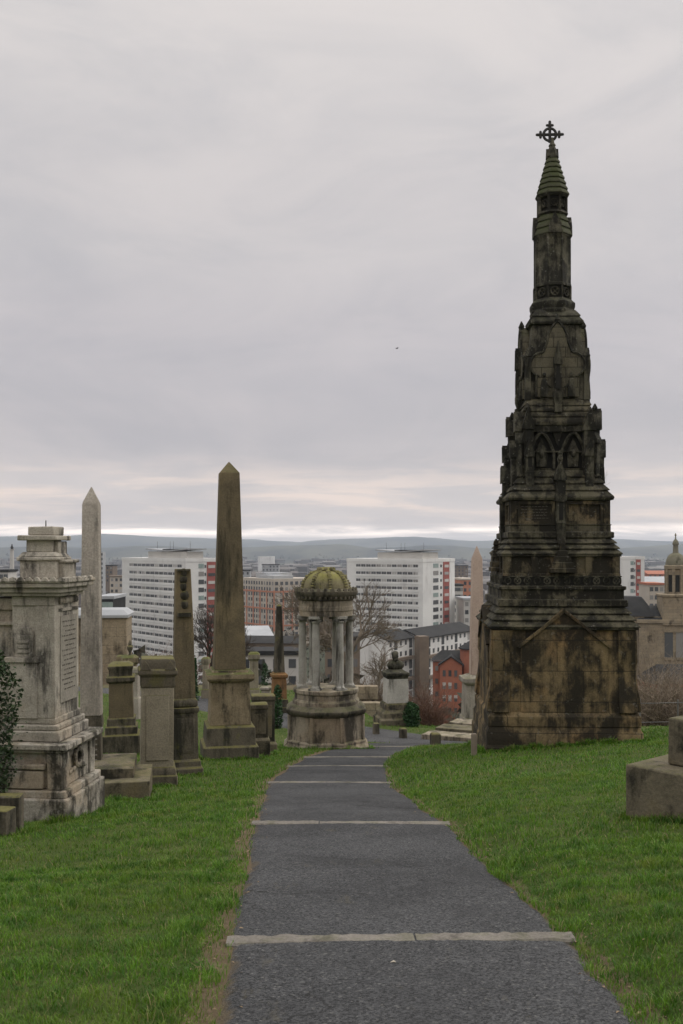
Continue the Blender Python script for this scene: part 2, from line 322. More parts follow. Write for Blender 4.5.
M['brick'] = plain('red_brick', (.40, .15, .09), (.33, .12, .072), .8, c3=(.32, .12, .075)); M['brown'] = plain('brown_harling', (.20, .155, .115), (.155, .12, .09), .3)
M['cream'] = plain('cream_concrete', (.50, .445, .37), (.43, .38, .32), .1); M['orange'] = plain('orange_panels', (.50, .22, .135), (.43, .185, .115), .3)
M['church'] = stone('church_sandstone', (.37, .31, .225), (.28, .23, .165), stain=(.075, .06, .042), stain_amt=.4, moss_amt=.1, streak=1.5, scale=.3, joints=(1.5, .55), bumpk=.5)
M['churchdome'] = stone('dome_sandstone', (.21, .195, .14), (.165, .152, .11), stain=(.06, .055, .035), stain_amt=.4, moss=(.12, .125, .06), moss_amt=.3, streak=1.5, scale=.4, bumpk=.5)
M['farcity'] = foliage('far_city_walls', (.07, .06, .052), (.19, .178, .168), .01, (.11, .092, .08))
M['leafdry'] = plain('dry_leaf', (.45, .40, .32))
M['bird'] = plain('dark_feathers', (.03, .03, .03))

# ------------------------------------------------------------------ ground sheet, path, road
def axis(lo, hi, step, far, g):
    a = list(np.arange(lo, hi+1e-6, step)); s = step; b = [hi]
    while b[-1] < far: s *= g; b.append(b[-1]+s)
    c = [lo]; s = step
    while c[-1] > -far: s *= g; c.append(c[-1]-s)
    return np.array(sorted(set(np.round(c[1:]+a+b[1:], 4))))
gx = axis(-9, 9, .14, 9000, 1.07)
gy = list(np.arange(-12, 46, .22)); s_ = .22
while gy[-1] < 12300: s_ = min(s_*1.06, 260); gy.append(gy[-1]+s_)
gy = np.array(gy)
X, Y = np.meshgrid(gx, gy); Z = ground(X, Y, True)
nx, ny = len(gx), len(gy)
idx = np.arange(nx*ny).reshape(ny, nx)
quads = np.stack([idx[:-1, :-1], idx[:-1, 1:], idx[1:, 1:], idx[1:, :-1]], -1).reshape(-1, 4)
def np_mesh(name, verts, loops, starts, mat, smooth=True):
    me = bpy.data.meshes.new(name); me.vertices.add(len(verts)); me.vertices.foreach_set('co', np.asarray(verts, np.float32).ravel())
    me.loops.add(len(loops)); me.loops.foreach_set('vertex_index', np.asarray(loops, np.int32))
    me.polygons.add(len(starts)); me.polygons.foreach_set('loop_start', np.asarray(starts, np.int32))
    me.update(calc_edges=True); me.polygons.foreach_set('use_smooth', np.full(len(starts), smooth)); me.validate()
    me.materials.append(mat); o = bpy.data.objects.new(name, me); COL.objects.link(o); return o
go = np_mesh('ground', np.stack([X, Y, Z], -1).reshape(-1, 3), quads.ravel(), np.arange(0, len(quads)*4, 4), M['ground'])
dl = np.abs(X-path_c(Y))-path_w(Y)
dirt = np.where(X < path_c(Y), 1-sstep(.0, .24, dl), 1-sstep(-.03, .12, dl))*(Y < 29)
at_ = go.data.attributes.new('dirt', 'FLOAT', 'POINT'); at_.data.foreach_set('value', dirt.ravel().astype(np.float32))
tag(go, kind='structure')

STRIPS = [5.60, 9.88, 15.7, 19.6, 22.2, 27.0]
def path_z(x, y):
    z = np.interp(y, PYs, PZs)
    saw = 0.
    for s in STRIPS: saw = saw+np.where((y > s-.9) & (y < s+.09), .008*sstep(s-.9, s, y), 0)
    return z+saw+.012*(1-((x-path_c(y))/path_w(y))**2)
def sheet(name, rows, mat, kind='structure'):
    n = len(rows[0]); v = [p for r in rows for p in r]; k = len(rows)
    i = np.arange(n*k).reshape(k, n); q = np.stack([i[:-1, :-1], i[:-1, 1:], i[1:, 1:], i[1:, :-1]], -1).reshape(-1, 4)
    o = np_mesh(name, v, q.ravel(), np.arange(0, len(q)*4, 4), mat)
    e = np.tile(np.linspace(-1, 1, n), k); e = np.clip((np.abs(e)-.80)/.2, 0, 1)
    a = o.data.attributes.new('edge', 'FLOAT', 'POINT'); a.data.foreach_set('value', e.astype(np.float32))
    return tag(o, kind=kind)
rows = []
for y in np.arange(-3, 28.9, .09):
    el = .025*math.sin(y*2.3)+.012*math.sin(y*7.7+1)+random.uniform(-.018, .018); er = .02*math.sin(y*1.9+2)+.01*math.sin(y*8.3)+random.uniform(-.018, .018)
    c, w = float(path_c(y)), float(path_w(y))
    xs = np.linspace(c-w-el, c+w+er, 23); rows.append([(x, y, float(path_z(x, y))-(.035 if i in (0, 22) else 0)) for i, x in enumerate(xs)])
sheet('path', rows, M['asphalt'])
rp = np.array(ROAD); tt = np.linspace(0, len(ROAD)-1, 140)
rx = np.interp(tt, range(len(ROAD)), rp[:, 0]); ry = np.interp(tt, range(len(ROAD)), rp[:, 1])
for _ in range(6): rx[1:-1] = (rx[:-2]+2*rx[1:-1]+rx[2:])/4; ry[1:-1] = (ry[:-2]+2*ry[1:-1]+ry[2:])/4
rows = []
for i in range(140):
    j0, j1 = max(i-1, 0), min(i+1, 139); d = np.array([rx[j1]-rx[j0], ry[j1]-ry[j0]]); d /= np.linalg.norm(d); nrm = np.array([-d[1], d[0]])
    rows.append([(rx[i]-nrm[0]*k, ry[i]-nrm[1]*k, float(ground(rx[i]-nrm[0]*k, ry[i]-nrm[1]*k))+.035-(.06 if abs(k) > 1.2 else 0)) for k in np.linspace(-1.3, 1.3, 15)])
sheet('road', rows, M['road'])
roadpts = np.stack([rx, ry], 1)

ORD = ['nearest of the six', 'second nearest of the six', 'third nearest of the six', 'fourth nearest of the six', 'fifth nearest of the six', 'farthest of the six']
SPLIT = [.54, .34, .48, .5, .46, .5]
for i, y in enumerate(STRIPS):
    c, w = float(path_c(y)), float(path_w(y))-.01
    t = thing('stone_step', (c, y, float(path_z(c, y))), .035 if i == 0 else random.uniform(-.02, .03), 'pale stone step edge laid across the asphalt path, '+ORD[i], 'step', 'stone step edges across the path')
    sp = -w+2*w*SPLIT[i]
    for (x0, x1) in ((-w, sp-.006), (sp+.006, w)):
        b = MB(); n = 22; xs = np.linspace(x0, x1, n); dz = random.uniform(-.004, .004); R = []
        for x in xs:
            a, e = random.uniform(-.013, .013), random.uniform(-.013, .013); h = .004+dz+random.uniform(-.002, .002)
            R.append([(x, -.062+a, -.14), (x, .062+e, -.14), (x, .062+e, h-.012), (x, .05+e, h), (x, -.05+a, h), (x, -.062+a, h-.012)])
        b.rings(R); b.build('kerb_stone', M['kerb'], t)

# ------------------------------------------------------------------ grass
def blades(n, y0, y1, hmin, hmax, wid, power=1.):
    y = y0+(y1-y0)*rng.random(n)**power; hw = .40*y+2.2
    x = (rng.random(n)*2-1)*hw
    d = np.abs(x-path_c(y))-path_w(y); lft = x < path_c(y)
    wn = .5+.5*np.sin(x*5.1+y*3.3)*np.sin(y*4.7-x*2.2)
    lim = np.where(lft, -.07+.17*wn, -.12+.10*wn)
    keep = (d > lim) | (rng.random(n) < np.where(d > -.05, .28, 0)) | (y > 28.8)
    far = y > 25
    if far.any():
        dd = np.full(n, 9.); k = np.where(far)[0]
        dd[k] = np.min(np.hypot(x[k, None]-roadpts[None, :, 0], y[k, None]-roadpts[None, :, 1]), 1); keep &= dd > 1.25
    x, y, d, lft = x[keep], y[keep], d[keep], lft[keep]; n = len(x)
    z = ground(x, y)-.004
    cl = .5+.5*np.sin(x*2.3+1.7*np.sin(y*1.9))*np.sin(y*2.9+1.3*np.sin(x*2.1))
    cl2 = .5+.5*np.sin(x*7.3+y*5.1)*np.sin(y*8.7-x*4.2)
    h = (hmin+(hmax-hmin)*rng.random(n)**1.5)*(.58+.55*cl**1.5+.5*cl2**2)
    cl3 = .5+.5*np.sin(x*19.3+3*np.sin(y*6.1))*np.sin(y*17.7+3*np.sin(x*5.3)); h *= .72+.7*cl3*cl2
    h *= np.where(d < .35, 1.2, 1.)
    return lay(x, y, z, h, wid)
def lay(x, y, z, h, wid):
    n = len(x)
    w = wid*(.7+.6*rng.random(n)); a = rng.random(n)*2*PI; ln = h*(.25+.8*rng.random(n)); la = a+PI/2+rng.normal(0, .5, n)
    cx, cy, lx, ly = np.cos(a)*w/2, np.sin(a)*w/2, np.cos(la)*ln, np.sin(la)*ln
    V = np.empty((n, 5, 3))
    V[:, 0] = np.stack([x-cx, y-cy, z], 1); V[:, 1] = np.stack([x+cx, y+cy, z], 1)
    V[:, 2] = np.stack([x-cx*.7+lx*.35, y-cy*.7+ly*.35, z+h*.6], 1); V[:, 3] = np.stack([x+cx*.7+lx*.35, y+cy*.7+ly*.35, z+h*.6], 1)
    V[:, 4] = np.stack([x+lx, y+ly, z+h*.92], 1); return V.reshape(-1, 3)
def tufts(cx, cy, hx, hy, rot, n, hmax, wid):              # longer grass the mower misses, along the foot of a stone
    t = rng.random(n)*4; k = np.floor(t); f = (t-k)*2-1; off = np.abs(rng.normal(0, .05, n))+.005
    lx = np.where(k == 0, f*hx, np.where(k == 1, hx+off, np.where(k == 2, f*hx, -hx-off))); ly = np.where(k == 0, -hy-off, np.where(k == 1, f*hy, np.where(k == 2, hy+off, f*hy)))
    x = cx+lx*math.cos(rot)-ly*math.sin(rot); y = cy+lx*math.sin(rot)+ly*math.cos(rot)
    g = .5+.5*np.sin(x*9+y*7)*np.sin(x*4.1-y*5.3)
    return lay(x, y, ground(x, y)-.005, hmax*(.25+.75*rng.random(n))*(.35+.65*g), wid)
TUFTS = [tufts(4.55, 21.6, 1.6, 1.6, -.044, 9000, .20, .012), tufts(at(62, 11)-.40, 11.5, .50, .60, -.116, 5000, .15, .006), tufts(at(229, 21.9), 21.9, .60, .60, .2, 2500, .14, .011),
    tufts(at(158.5, 15.4), 15.4, .31, .31, .22, 1800, .13, .008), tufts(at(182.5, 17.4), 17.4, .29, .29, .25, 1500, .13, .009), tufts(at(119, 23.2), 23.2, .42, .42, .18, 1500, .13, .012),
    tufts(at(326, 27), 27, 1.1, 1.1, .1, 2500, .15, .013), tufts(at(122, 13.3), 13.6, .40, .55, .16, 1800, .12, .007), tufts(at(262, 24.2), 24.2, .3, .5, .15, 1500, .14, .012), tufts(at(2, 10.1), 10.1, .25, .3, 0, 1500, .13, .006)]
xx, yy, _ = hit(625, 818)
TUFTS.append(tufts(xx+.75*.643+.475*.766, yy-.75*.766+.475*.643, .75, .475, math.radians(-50), 4500, .13, .006))
V = np.concatenate(TUFTS+[blades(230000, 3.2, 8, .022, .062, .0042, .8), blades(170000, 7, 14, .024, .066, .006, .8), blades(130000, 13, 27, .03, .085, .011, .8), blades(60000, 26, 52, .03, .08, .02, .8)])
nb = len(V)//5; o5 = np.arange(nb)[:, None]*5
lp = (o5+np.array([[0, 1, 3, 2, 2, 3, 4]])).ravel(); stt = (np.arange(nb)[:, None]*7+np.array([[0, 4]])).ravel()
gr = np_mesh('lawn_grass', V, lp, stt, M['grass'], False); tag(gr, 'short green lawn grass on both sides of the asphalt path', 'grass', kind='stuff')

# leaf litter and grit along the bare path edges
b = MB()
for i in range(520):
    y = random.uniform(3.6, 17); sd = random.choice((-1, -1, 1)); x = float(path_c(y))+sd*(float(path_w(y))+random.gauss(.06, .10)); r = random.uniform(.006, .017); a = random.random()*6.28
    z = max(float(ground(x, y, True)), float(path_z(x, y)) if abs(x-float(path_c(y))) < float(path_w(y)) else -99)+.006; t_ = random.uniform(-.006, .006)
    b.add([(x+r*math.cos(a), y+r*math.sin(a), z+t_), (x-r*.5*math.sin(a), y+r*.5*math.cos(a), z+.004), (x-r*math.cos(a), y-r*math.sin(a), z-t_*.5), (x+r*.5*math.sin(a), y-r*.5*math.cos(a), z+.002)], [(0, 1, 2, 3)])
o = b.build('leaf_litter', foliage('dead_leaf_litter', (.10, .065, .035), (.26, .19, .11))); tag(o, 'brown leaf litter scattered along the bare path edges', 'leaf litter', kind='stuff')

# ------------------------------------------------------------------ big Gothic monument
MX, MYc = 4.55, 21.6
mz0 = float(ground(MX-1.7, MYc-1.6))
mon = thing('gothic_monument', (MX, MYc, 0), math.radians(-2.5), 'tall soot blackened Gothic spire monument topped by a ringed cross, on the right lawn', 'monument')
def lips(w0, z0, w1, z1, n, lip=.042, under=.022):
    R = []
    for k in range(n):
        a, b = k/n, (k+1)/n
        wa, wb, za, zb = w0+(w1-w0)*a, w0+(w1-w0)*b, z0+(z1-z0)*a, z0+(z1-z0)*b
        R += [(wa+lip, za+.002), (wa+lip, za+under), (wb+lip*.12, zb-.012), (wb-.01, zb)]
    return R
b = MB(); b.sq([(1.68, mz0-.7), (1.68, mz0+.12), (1.645, mz0+.14), (1.645, -3.72), (1.60, -3.64), (1.60, -3.60)]); b.build('plinth', M['monument_base'], mon, .02)
b = MB(); b.sq([(1.61, -3.6), (1.61, -3.40), (1.54, -3.31), (1.52, -2.5), (1.47, -1.64)]); b.build('base', M['monument_base'], mon, .015)
pb = MB()                                                    # pointed relief on each face, corner scrolls
for k in range(4):
    pb.m = Matrix.Rotation(k*PI/2, 4, 'Z')
    pb.prism([(-.92, -3.31), (.92, -3.31), (.92, -1.92), (0, -1.27), (-.92, -1.92)], -1.555, -1.30)
    pb.prism([(-1.0, -1.985), (-.95, -2.02), (0, -1.305), (.95, -2.02), (1.0, -1.985), (0, -1.225)], -1.60, -1.32)
    pb.box(-.012, .012, -1.562, -1.55, -3.0, -2.35)
pb.build('pediment', M['monument_base'], mon, .012)
for k in range(4):
    for sgn in (-1, 1):
        b = MB(); b.m = Matrix.Rotation(k*PI/2, 4, 'Z')
        x0, x1 = (1.14, 1.50) if sgn > 0 else (-1.50, -1.14)
        b.rings([[(x0, -1.44, -1.66), (x1, -1.44, -1.66), (x1, -1.53, -1.66), (x0, -1.53, -1.66)]]+[[(x0, -1.44, z), (x1+.02*sgn*(p > .15), -1.44, z), (x1+.02*sgn*(p > .15), -1.44-p, z), (x0, -1.44-p, z)] for z, p in ((-2.30, .115), (-2.36, .09), (-2.6, .09), (-2.85, .12), (-3.05, .17), (-3.31, .19))])
        b.build('scroll_buttress', M['monument_base'], mon, .012)
b = MB(); b.sq([(1.50, -1.66), (1.56, -1.64), (1.56, -1.60)]+lips(1.55, -1.60, 1.33, -1.20, 3)+[(1.34, -1.20), (1.38, -1.18), (1.38, -1.06), (1.31, -1.04), (1.31, -.86), (1.35, -.84), (1.35, -.78), (1.27, -.77)]); b.build('sloped_roof', M['monument_ledge'], mon, .003)
b = MB(); b.sq([(1.20, -.80), (1.20, -.18)])
for k in range(4):
    b.m = Matrix.Rotation(k*PI/2, 4, 'Z')
    for i in range(5): b.sq([(.07, .05, -.57), (.07, .05, -.17)], -1.15+i*.575, -1.20)
    b.box(-1.24, 1.24, -1.255, -1.1, -.575, -.52)
b.build('panel_stage', M['monument'], mon, .008)
fz = MB(); bk = MB()
for k in range(4):
    fz.m = bk.m = Matrix.Rotation(k*PI/2, 4, 'Z')
    bk.box(-1.245, 1.245, -1.243, -1.16, -.765, -.578)
    n = 12
    for i in range(n):
        x = -1.16+2.32*i/(n-1)
        fz.torus((x, -1.262, -.672), .066, .017, 'y', 12, 5)
        for a in (-1, 1): fz.tube((x+.06*a*.8, -1.262, -.735), (x-.06*a*.8, -1.262, -.61), .011, .011, 4)
    fz.box(-1.27, 1.27, -1.275, -1.2, -.775, -.752); fz.box(-1.27, 1.27, -1.275, -1.2, -.592, -.57)
bk.build('frieze_recess', M['void'], mon); fz.build('quatrefoil_frieze', M['monument_dark'], mon)
for k in range(4):
    b = MB(); b.m = Matrix.Rotation(k*PI/2, 4, 'Z')
    R = []
    for (w, d, z) in ((.28, .14, -.5), (.28, .14, -.42), (.23, .12, -.41), (.23, .12, -.30), (.18, .10, -.29), (.17, .10, -.18), (.12, .08, -.17), (.11, .08, -.06), (.06, .06, -.05), (.05, .05, .05), (.075, .06, .07), (.06, .05, .14), (.015, .015, .20)): R.append((w, d, z))
    b.sq(R, 0, -1.27); b.build('dormer', M['monument'], mon, .006)
b = MB(); b.sq([(1.17, -.19), (1.27, -.17), (1.27, -.13)]+lips(1.25, -.13, 1.10, .20, 3)+[(1.12, .20), (1.14, .22), (1.14, .32), (1.08, .34), (1.08, .46), (1.10, .48), (1.05, .50)]); b.build('sloped_roof', M['monument_ledge'], mon, .003)
b = MB(); b.sq([(1.03, .46), (1.03, .98)])
for k in range(4):
    b.m = Matrix.Rotation(k*PI/2, 4, 'Z')
    for s_x in (-1, 1): b.sq([(.085, .06, .47), (.085, .06, .985)], s_x*.99, -1.0)
    for s_x in (-1, 1):
        for q in ((-.40, .40, .90, .97), (-.40, .40, .49, .56), (-.40, -.34, .56, .90), (.34, .40, .56, .90)): b.box(s_x*.52+q[0], s_x*.52+q[1], -1.085, -1.0, q[2], q[3])
panel = b.build('panel_stage', M['monument'], mon, .008)
tx = MB()
for s_x in (-1,):
    for r in range(5):
        x = -.84
        while x < -.3:
            l = random.uniform(.02, .07); tx.box(x, x+l, -1.036, -1.026, .61+r*.06, .622+r*.06); x += l+.02
merge(panel, tx.build('worn_lettering', M['ink']))
b = MB(); b.sq([(1.02, .96), (1.13, .99), (1.15, 1.04)]+lips(1.11, 1.04, .80, 1.62, 4, .03)+[(.80, 1.66)]); b.build('sloped_roof', M['monument_ledge'], mon, .003)
# arcade stage
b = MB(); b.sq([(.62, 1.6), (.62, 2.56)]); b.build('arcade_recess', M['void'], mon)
for k in range(4):
    b = MB(); b.m = Matrix.Rotation(k*PI/2, 4, 'Z')
    for s_x in (-1, 1):
        c = s_x*.34; pts = []
        for i in range(9): t = i/8; pts.append((c-.26+.26*t**1.0, 1.98+.42*math.sin(t*PI/2)**.9))
        pts2 = [(2*c-x, z) for x, z in pts[::-1]]
        curve = pts+pts2
        for p, q in zip(curve[:-1], curve[1:]): b.tube((p[0], -.70, p[1]), (q[0], -.70, q[1]), .04, .04, 5)
        for x in (c-.26, c+.26): b.tube((x, -.70, 1.64), (x, -.70, 1.99), .035, .035, 6)
        b.prism([(c-.11, 1.70), (c+.11, 1.70), (c+.13, 2.02), (c, 2.30), (c-.13, 2.02)], -.68, -.60)      # shield in the arch
        b.ball((c, -.70, 1.98), .055, .05, .09)
    b.box(-.70, .70, -.735, -.60, 2.43, 2.57); b.box(-.66, .66, -.72, -.6, 2.0, 2.03)
    b.prism([(-.10, 2.43), (.10, 2.43), (0, 2.12)], -.69, -.6)
    b.build('pointed_arcade', M['monument_dark'], mon, .005)
SHADE_PANELS = MB()  # black panels set on pier fronts, painting the shade of a hollow
def pier(mb, cx, cy, h, z0, z1, g, ang=0.):                 # square pier with a gabled cap turned to face ang
    s = mb.m.copy(); SHADE_PANELS.m = s @ Matrix.Translation((cx, cy, 0)) @ Matrix.Rotation(ang, 4, 'Z')
    zm = z0+(z1-z0)*.54; SHADE_PANELS.prism([(-h*.5, zm), (h*.5, zm), (h*.5, z1-.05), (0, z1+g*.35), (-h*.5, z1-.05)], -h*1.06, -h*.9); mb.m = s @ Matrix.Translation((cx, cy, 0)) @ Matrix.Rotation(ang, 4, 'Z')
    mb.sq([(h, z0), (h, z1)]); e = h*1.28
    mb.prism([(-e, z1-.02), (e, z1-.02), (e*.94, z1+.05), (0, z1+g), (-e*.94, z1+.05)], -e, e)
    mb.prism([(-e*.8, z1-.03), (e*.8, z1-.03), (0, z1+g*.9)], -e*1.12, -e*.98)
    mb.sq([(h*1.12, z0+(z1-z0)*.45), (h*1.16, z0+(z1-z0)*.47), (h*1.02, z0+(z1-z0)*.52)])
    mb.m = s
for k in range(4):
    R = Matrix.Rotation(k*PI/2, 4, 'Z')
    b = MB(); b.m = R
    pier(b, -.64, -.78, .105, 1.5, 2.50, .42); pier(b, -.78, -.64, .105, 1.5, 2.46, .40, PI/2); pier(b, -.64, -.92, .085, 1.25, 1.92, .36); pier(b, -.92, -.64, .085, 1.2, 1.92, .34, PI/2); pier(b, -.80, -.80, .07, 1.2, 2.2, .2, PI/4)
    b.sq([(.035, 2.88), (.05, 2.93), (.012, 3.02)], -.64, -.78)
    merge(b.build('corner_pinnacle', M['monument_dark'], mon), SHADE_PANELS.build('shade_panel', M['void'])); SHADE_PANELS = MB()
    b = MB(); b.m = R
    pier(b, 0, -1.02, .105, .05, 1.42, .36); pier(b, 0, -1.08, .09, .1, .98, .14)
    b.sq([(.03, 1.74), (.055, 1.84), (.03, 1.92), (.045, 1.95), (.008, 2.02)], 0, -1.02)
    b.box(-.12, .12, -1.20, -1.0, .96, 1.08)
    merge(b.build('centre_pinnacle', M['monument_dark'], mon), SHADE_PANELS.build('shade_panel', M['void'])); SHADE_PANELS = MB()
b = MB(); b.sq([(.70, 2.54), (.76, 2.57), (.77, 2.62)]+lips(.75, 2.62, .655, 3.10, 4, .02)+[(.65, 3.12)]); b.build('sloped_roof', M['monument_ledge'], mon, .003)
b = MB(); b.sq([(.62, 3.1), (.62, 3.55), (.60, 4.05), (.53, 4.35), (.50, 4.72)])
for s_x in (-1, 1):
    for s_y in (-1, 1): b.sq([(.06, 3.1), (.06, 4.0), (.075, 4.02), (.01, 4.2)], s_x*.61, s_y*.61)
b.build('gable_stage', M['monument_dark'], mon, .008)
for k in range(4):
    b = MB(); b.m = Matrix.Rotation(k*PI/2, 4, 'Z')
    pts = [(-.44, 3.16), (.44, 3.16), (.44, 3.62)]
    for i in range(8): t = math.radians(-75+i*24); pts.append((.315+.255*math.cos(t), 3.84+.255*math.sin(t)))
    pts += [(.22, 4.30), (.20, 4.45), (.12, 4.62), (0, 4.76)]
    pts += [(-x, z) for x, z in pts[2:-1][::-1]]
    b.prism(pts, -.685, -.5); b.build('trefoil_panel', M['monument_pale'], mon, .008)
    b = MB(); b.m = Matrix.Rotation(k*PI/2, 4, 'Z')
    for p, q in zip(pts[2:], pts[3:]+pts[:1]): b.tube((p[0], -.69, p[1]), (q[0], -.69, q[1]), .026, .026, 5)
    b.sq([(.035, 4.70), (.06, 4.78), (.01, 4.90)], 0, -.66)
    for s_x in (-1, 1):                                        # small carved figures beside the niche
        b.sq([(.07, .05, 3.16), (.075, .05, 3.3), (.05, .04, 3.52), (.02, .02, 3.56)], s_x*.28, -.70); b.ball((s_x*.28, -.71, 3.62), .04, .04, .055, 8, 6)
        b.tube((s_x*.28, -.72, 3.46), (s_x*.14, -.74, 3.36), .025, .02, 5)
    pier(b, 0, -.70, .07, 3.26, 3.86, .46); b.sq([(.05, 2.95), (.1, 3.14), (.10, 3.26)], 0, -.69)
    b.box(-.07, .07, -.80, -.66, 2.83, 3.0)
    merge(b.build('niche', M['monument_dark'], mon), SHADE_PANELS.build('shade_panel', M['void'])); SHADE_PANELS = MB()
    b = MB(); b.m = Matrix.Rotation(k*PI/2, 4, 'Z'); b.prism([(-.05, 3.32), (.05, 3.32), (.05, 3.6), (0, 3.78), (-.05, 3.6)], -.79, -.76); b.build('niche_shade', M['void'], mon)  # last piece: black panel on the pier face, the niche's shade as colour
b = MB(); b.sq([(.50, 4.70), (.56, 4.72), (.57, 4.76)]+lips(.55, 4.76, .44, 5.02, 2, .015)+[(.42, 5.04)]); b.build('cornice', M['monument_dark'], mon, .006)
r8 = PI/8; k8 = 1/math.cos(PI/8)
b = MB(); b.poly([(r*k8, z) for r, z in ((.45, 5.0), (.46, 5.06), (.44, 5.10), (.46, 5.16), (.46, 5.24), (.40, 5.30), (.38, 5.33))], 8, 0, 0, r8); b.build('shaft_base', M['monument_dark'], mon, .008)
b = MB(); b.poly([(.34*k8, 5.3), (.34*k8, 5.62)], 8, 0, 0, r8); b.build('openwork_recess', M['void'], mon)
b = MB()
for i in range(8):
    a = i*PI/4; c, s = math.cos(a), math.sin(a); b.m = Matrix.Rotation(a, 4, 'Z')
    b.torus((.362, 0, 5.46), .085, .02, 'x', 12, 5); b.tube((.362, -.07, 5.39), (.362, .07, 5.53), .014, .014, 4); b.tube((.362, .07, 5.39), (.362, -.07, 5.53), .014, .014, 4)
    b.tube((.39*math.cos(r8), .39*math.sin(r8), 5.31), (.39*math.cos(r8), .39*math.sin(r8), 5.61), .03, .03, 5)
b.build('openwork_band', M['monument_dark'], mon)
b = MB(); b.poly([(r*k8, z) for r, z in ((.385, 5.59), (.385, 5.64), (.365, 5.67), (.36, 6.64), (.38, 6.67), (.38, 6.70))], 8, 0, 0, r8)
for i in range(8):
    b.m = Matrix.Rotation(i*PI/4+r8, 4, 'Z'); b.tube((.385, 0, 5.66), (.385, 0, 6.66), .022, .022, 6)
b.build('shaft', M['monument_dark'], mon, .006)
b = MB(); b.poly([(r*k8, z) for r, z in lips(.375, 6.70, .275, 7.16, 3, .02)+[(.27, 7.18)]], 8, 0, 0, r8); b.build('skirt_roof', M['spire_green'], mon)
b = MB()
for i in range(4):
    b.m = Matrix.Rotation(i*PI/2, 4, 'Z'); b.prism([(-.14, 6.69), (.14, 6.69), (.12, 6.9), (0, 7.14), (-.12, 6.9)], -.41, -.25)
b.build('gablet', M['monument_dark'], mon, .004)
b = MB(); b.poly([(.235*k8, 7.14), (.235*k8, 7.58)], 8, 0, 0, r8); b.build('lantern_recess', M['void'], mon)
b = MB()
for i in range(8):
    b.m = Matrix.Rotation(i*PI/4, 4, 'Z')
    b.torus((.262, 0, 7.38), .07, .018, 'x', 12, 5); b.tube((.262, -.06, 7.3), (.262, .06, 7.46), .013, .013, 4); b.tube((.262, .06, 7.3), (.262, -.06, 7.46), .013, .013, 4)
    b.tube((.30*math.cos(r8), .30*math.sin(r8), 7.14), (.30*math.cos(r8), .30*math.sin(r8), 7.58), .035, .035, 5)
b.m = Matrix(); b.poly([(r*k8, z) for r, z in ((.28, 7.14), (.32, 7.17), (.30, 7.22), (.22, 7.23))], 8, 0, 0, r8); b.poly([(r*k8, z) for r, z in ((.22, 7.51), (.30, 7.52), (.33, 7.56), (.33, 7.60))], 8, 0, 0, r8)
b.build('lantern', M['monument_dark'], mon)
b = MB(); b.poly([(r*k8, z) for r, z in [(.2, 7.58)]+lips(.325, 7.58, .105, 8.42, 7, .02)+[(.10, 8.43)]], 8, 0, 0, r8)
b.build('spire', M['spire_green'], mon)
b = MB(); b.poly([(r*k8, z) for r, z in ((.10, 8.40), (.13, 8.44), (.115, 8.5), (.085, 8.6), (.06, 8.66), (.075, 8.69), (.045, 8.74), (.03, 8.86))], 8, 0, 0, r8)
for i in range(4): b.m = Matrix.Rotation(i*PI/2, 4, 'Z'); b.prism([(-.07, 8.40), (.07, 8.40), (0, 8.62)], -.13, -.06)
b.build('finial', M['monument_dark'], mon)
b = MB(); c = Vector((-.05, 0, 8.93)); b.torus(c, .135, .03, 'y', 24, 6)
for a in range(4):
    u = Vector((math.cos(a*PI/2), 0, math.sin(a*PI/2))); w = Vector((-u.z, 0, u.x)); L = .265 if a != 3 else .17
    b.tube(c, c+u*L, .032, .032, 6)
    if a != 3:
        b.tube(c+u*.20-w*.055, c+u*.20+w*.055, .03, .03, 6)
        for q in (-1, 1): b.ball(c+u*.20+w*.058*q, .03, .024, .03, 8, 5)
        b.ball(c+u*.275, .032, .024, .032, 8, 5)
b.ball(c, .045, .035, .045, 8, 6); b.build('cross', M['iron'], mon)

for ch in mon.children:
    for v in ch.data.vertices:
        f = .948+.052*max(0., min(1., (v.co.z-1.6)/1.4)); v.co.x *= f; v.co.y *= f
# ------------------------------------------------------------------ near left: carved family tomb
TZ = 11.0
tx0, tz0 = at(62, TZ), float(ground(at(62, TZ), TZ))
tomb = thing('carved_tomb', (tx0, TZ, 0), -math.atan2(.14, 1.2), 'tall weathered grey tomb with stepped top and inscribed side tablet, at the left edge', 'tomb')
Z = lambda y: hz(y, TZ)
W, D = .80, .99                                              # local: corner at 0,0; x runs to the left (negative), y runs back
def slab(b, z0, z1, e, w=W, d=D, dx=0., dy=0.): b.box(-w-e+dx, e+dx, -e+dy, d+e+dy, z0, z1)
b = MB(); slab(b, tz0-.45, Z(798), .10); slab(b, Z(798)-.002, Z(790), .06); b.build('plinth', M['tomb_base'], tomb, .018, .004)
b = MB(); slab(b, Z(790), Z(752), -.02); b.box(-W-.03, -.18, -.06, .3, Z(770), Z(764)); b.box(-W+.02, -.2, -.05, .3, Z(789), Z(771)); b.box(-.16, .005, -.035, .2, Z(790), Z(753))
b.box(-.05, .012, .84, .98, Z(790), Z(753)); b.box(-.05, .012, .0, .14, Z(790), Z(753)); b.build('base', M['tomb_base'], tomb, .014, .004)
b = MB(); b.torus((.0, .46, Z(765)), .095, .024, 'x', 18, 7)
for i in range(16):
    a = i/16*2*PI; b.ball((.012, .46+.095*math.cos(a), Z(765)+.095*math.sin(a)), .022, .034, .03, 6, 5)
for s_ in (-1, 1):
    for k in range(3): b.ball((.0, .46+s_*(.10+.06*k), Z(775)-.01*k), .02, .045, .03, 6, 5)
b.build('wreath', M['tomb_base'], tomb)
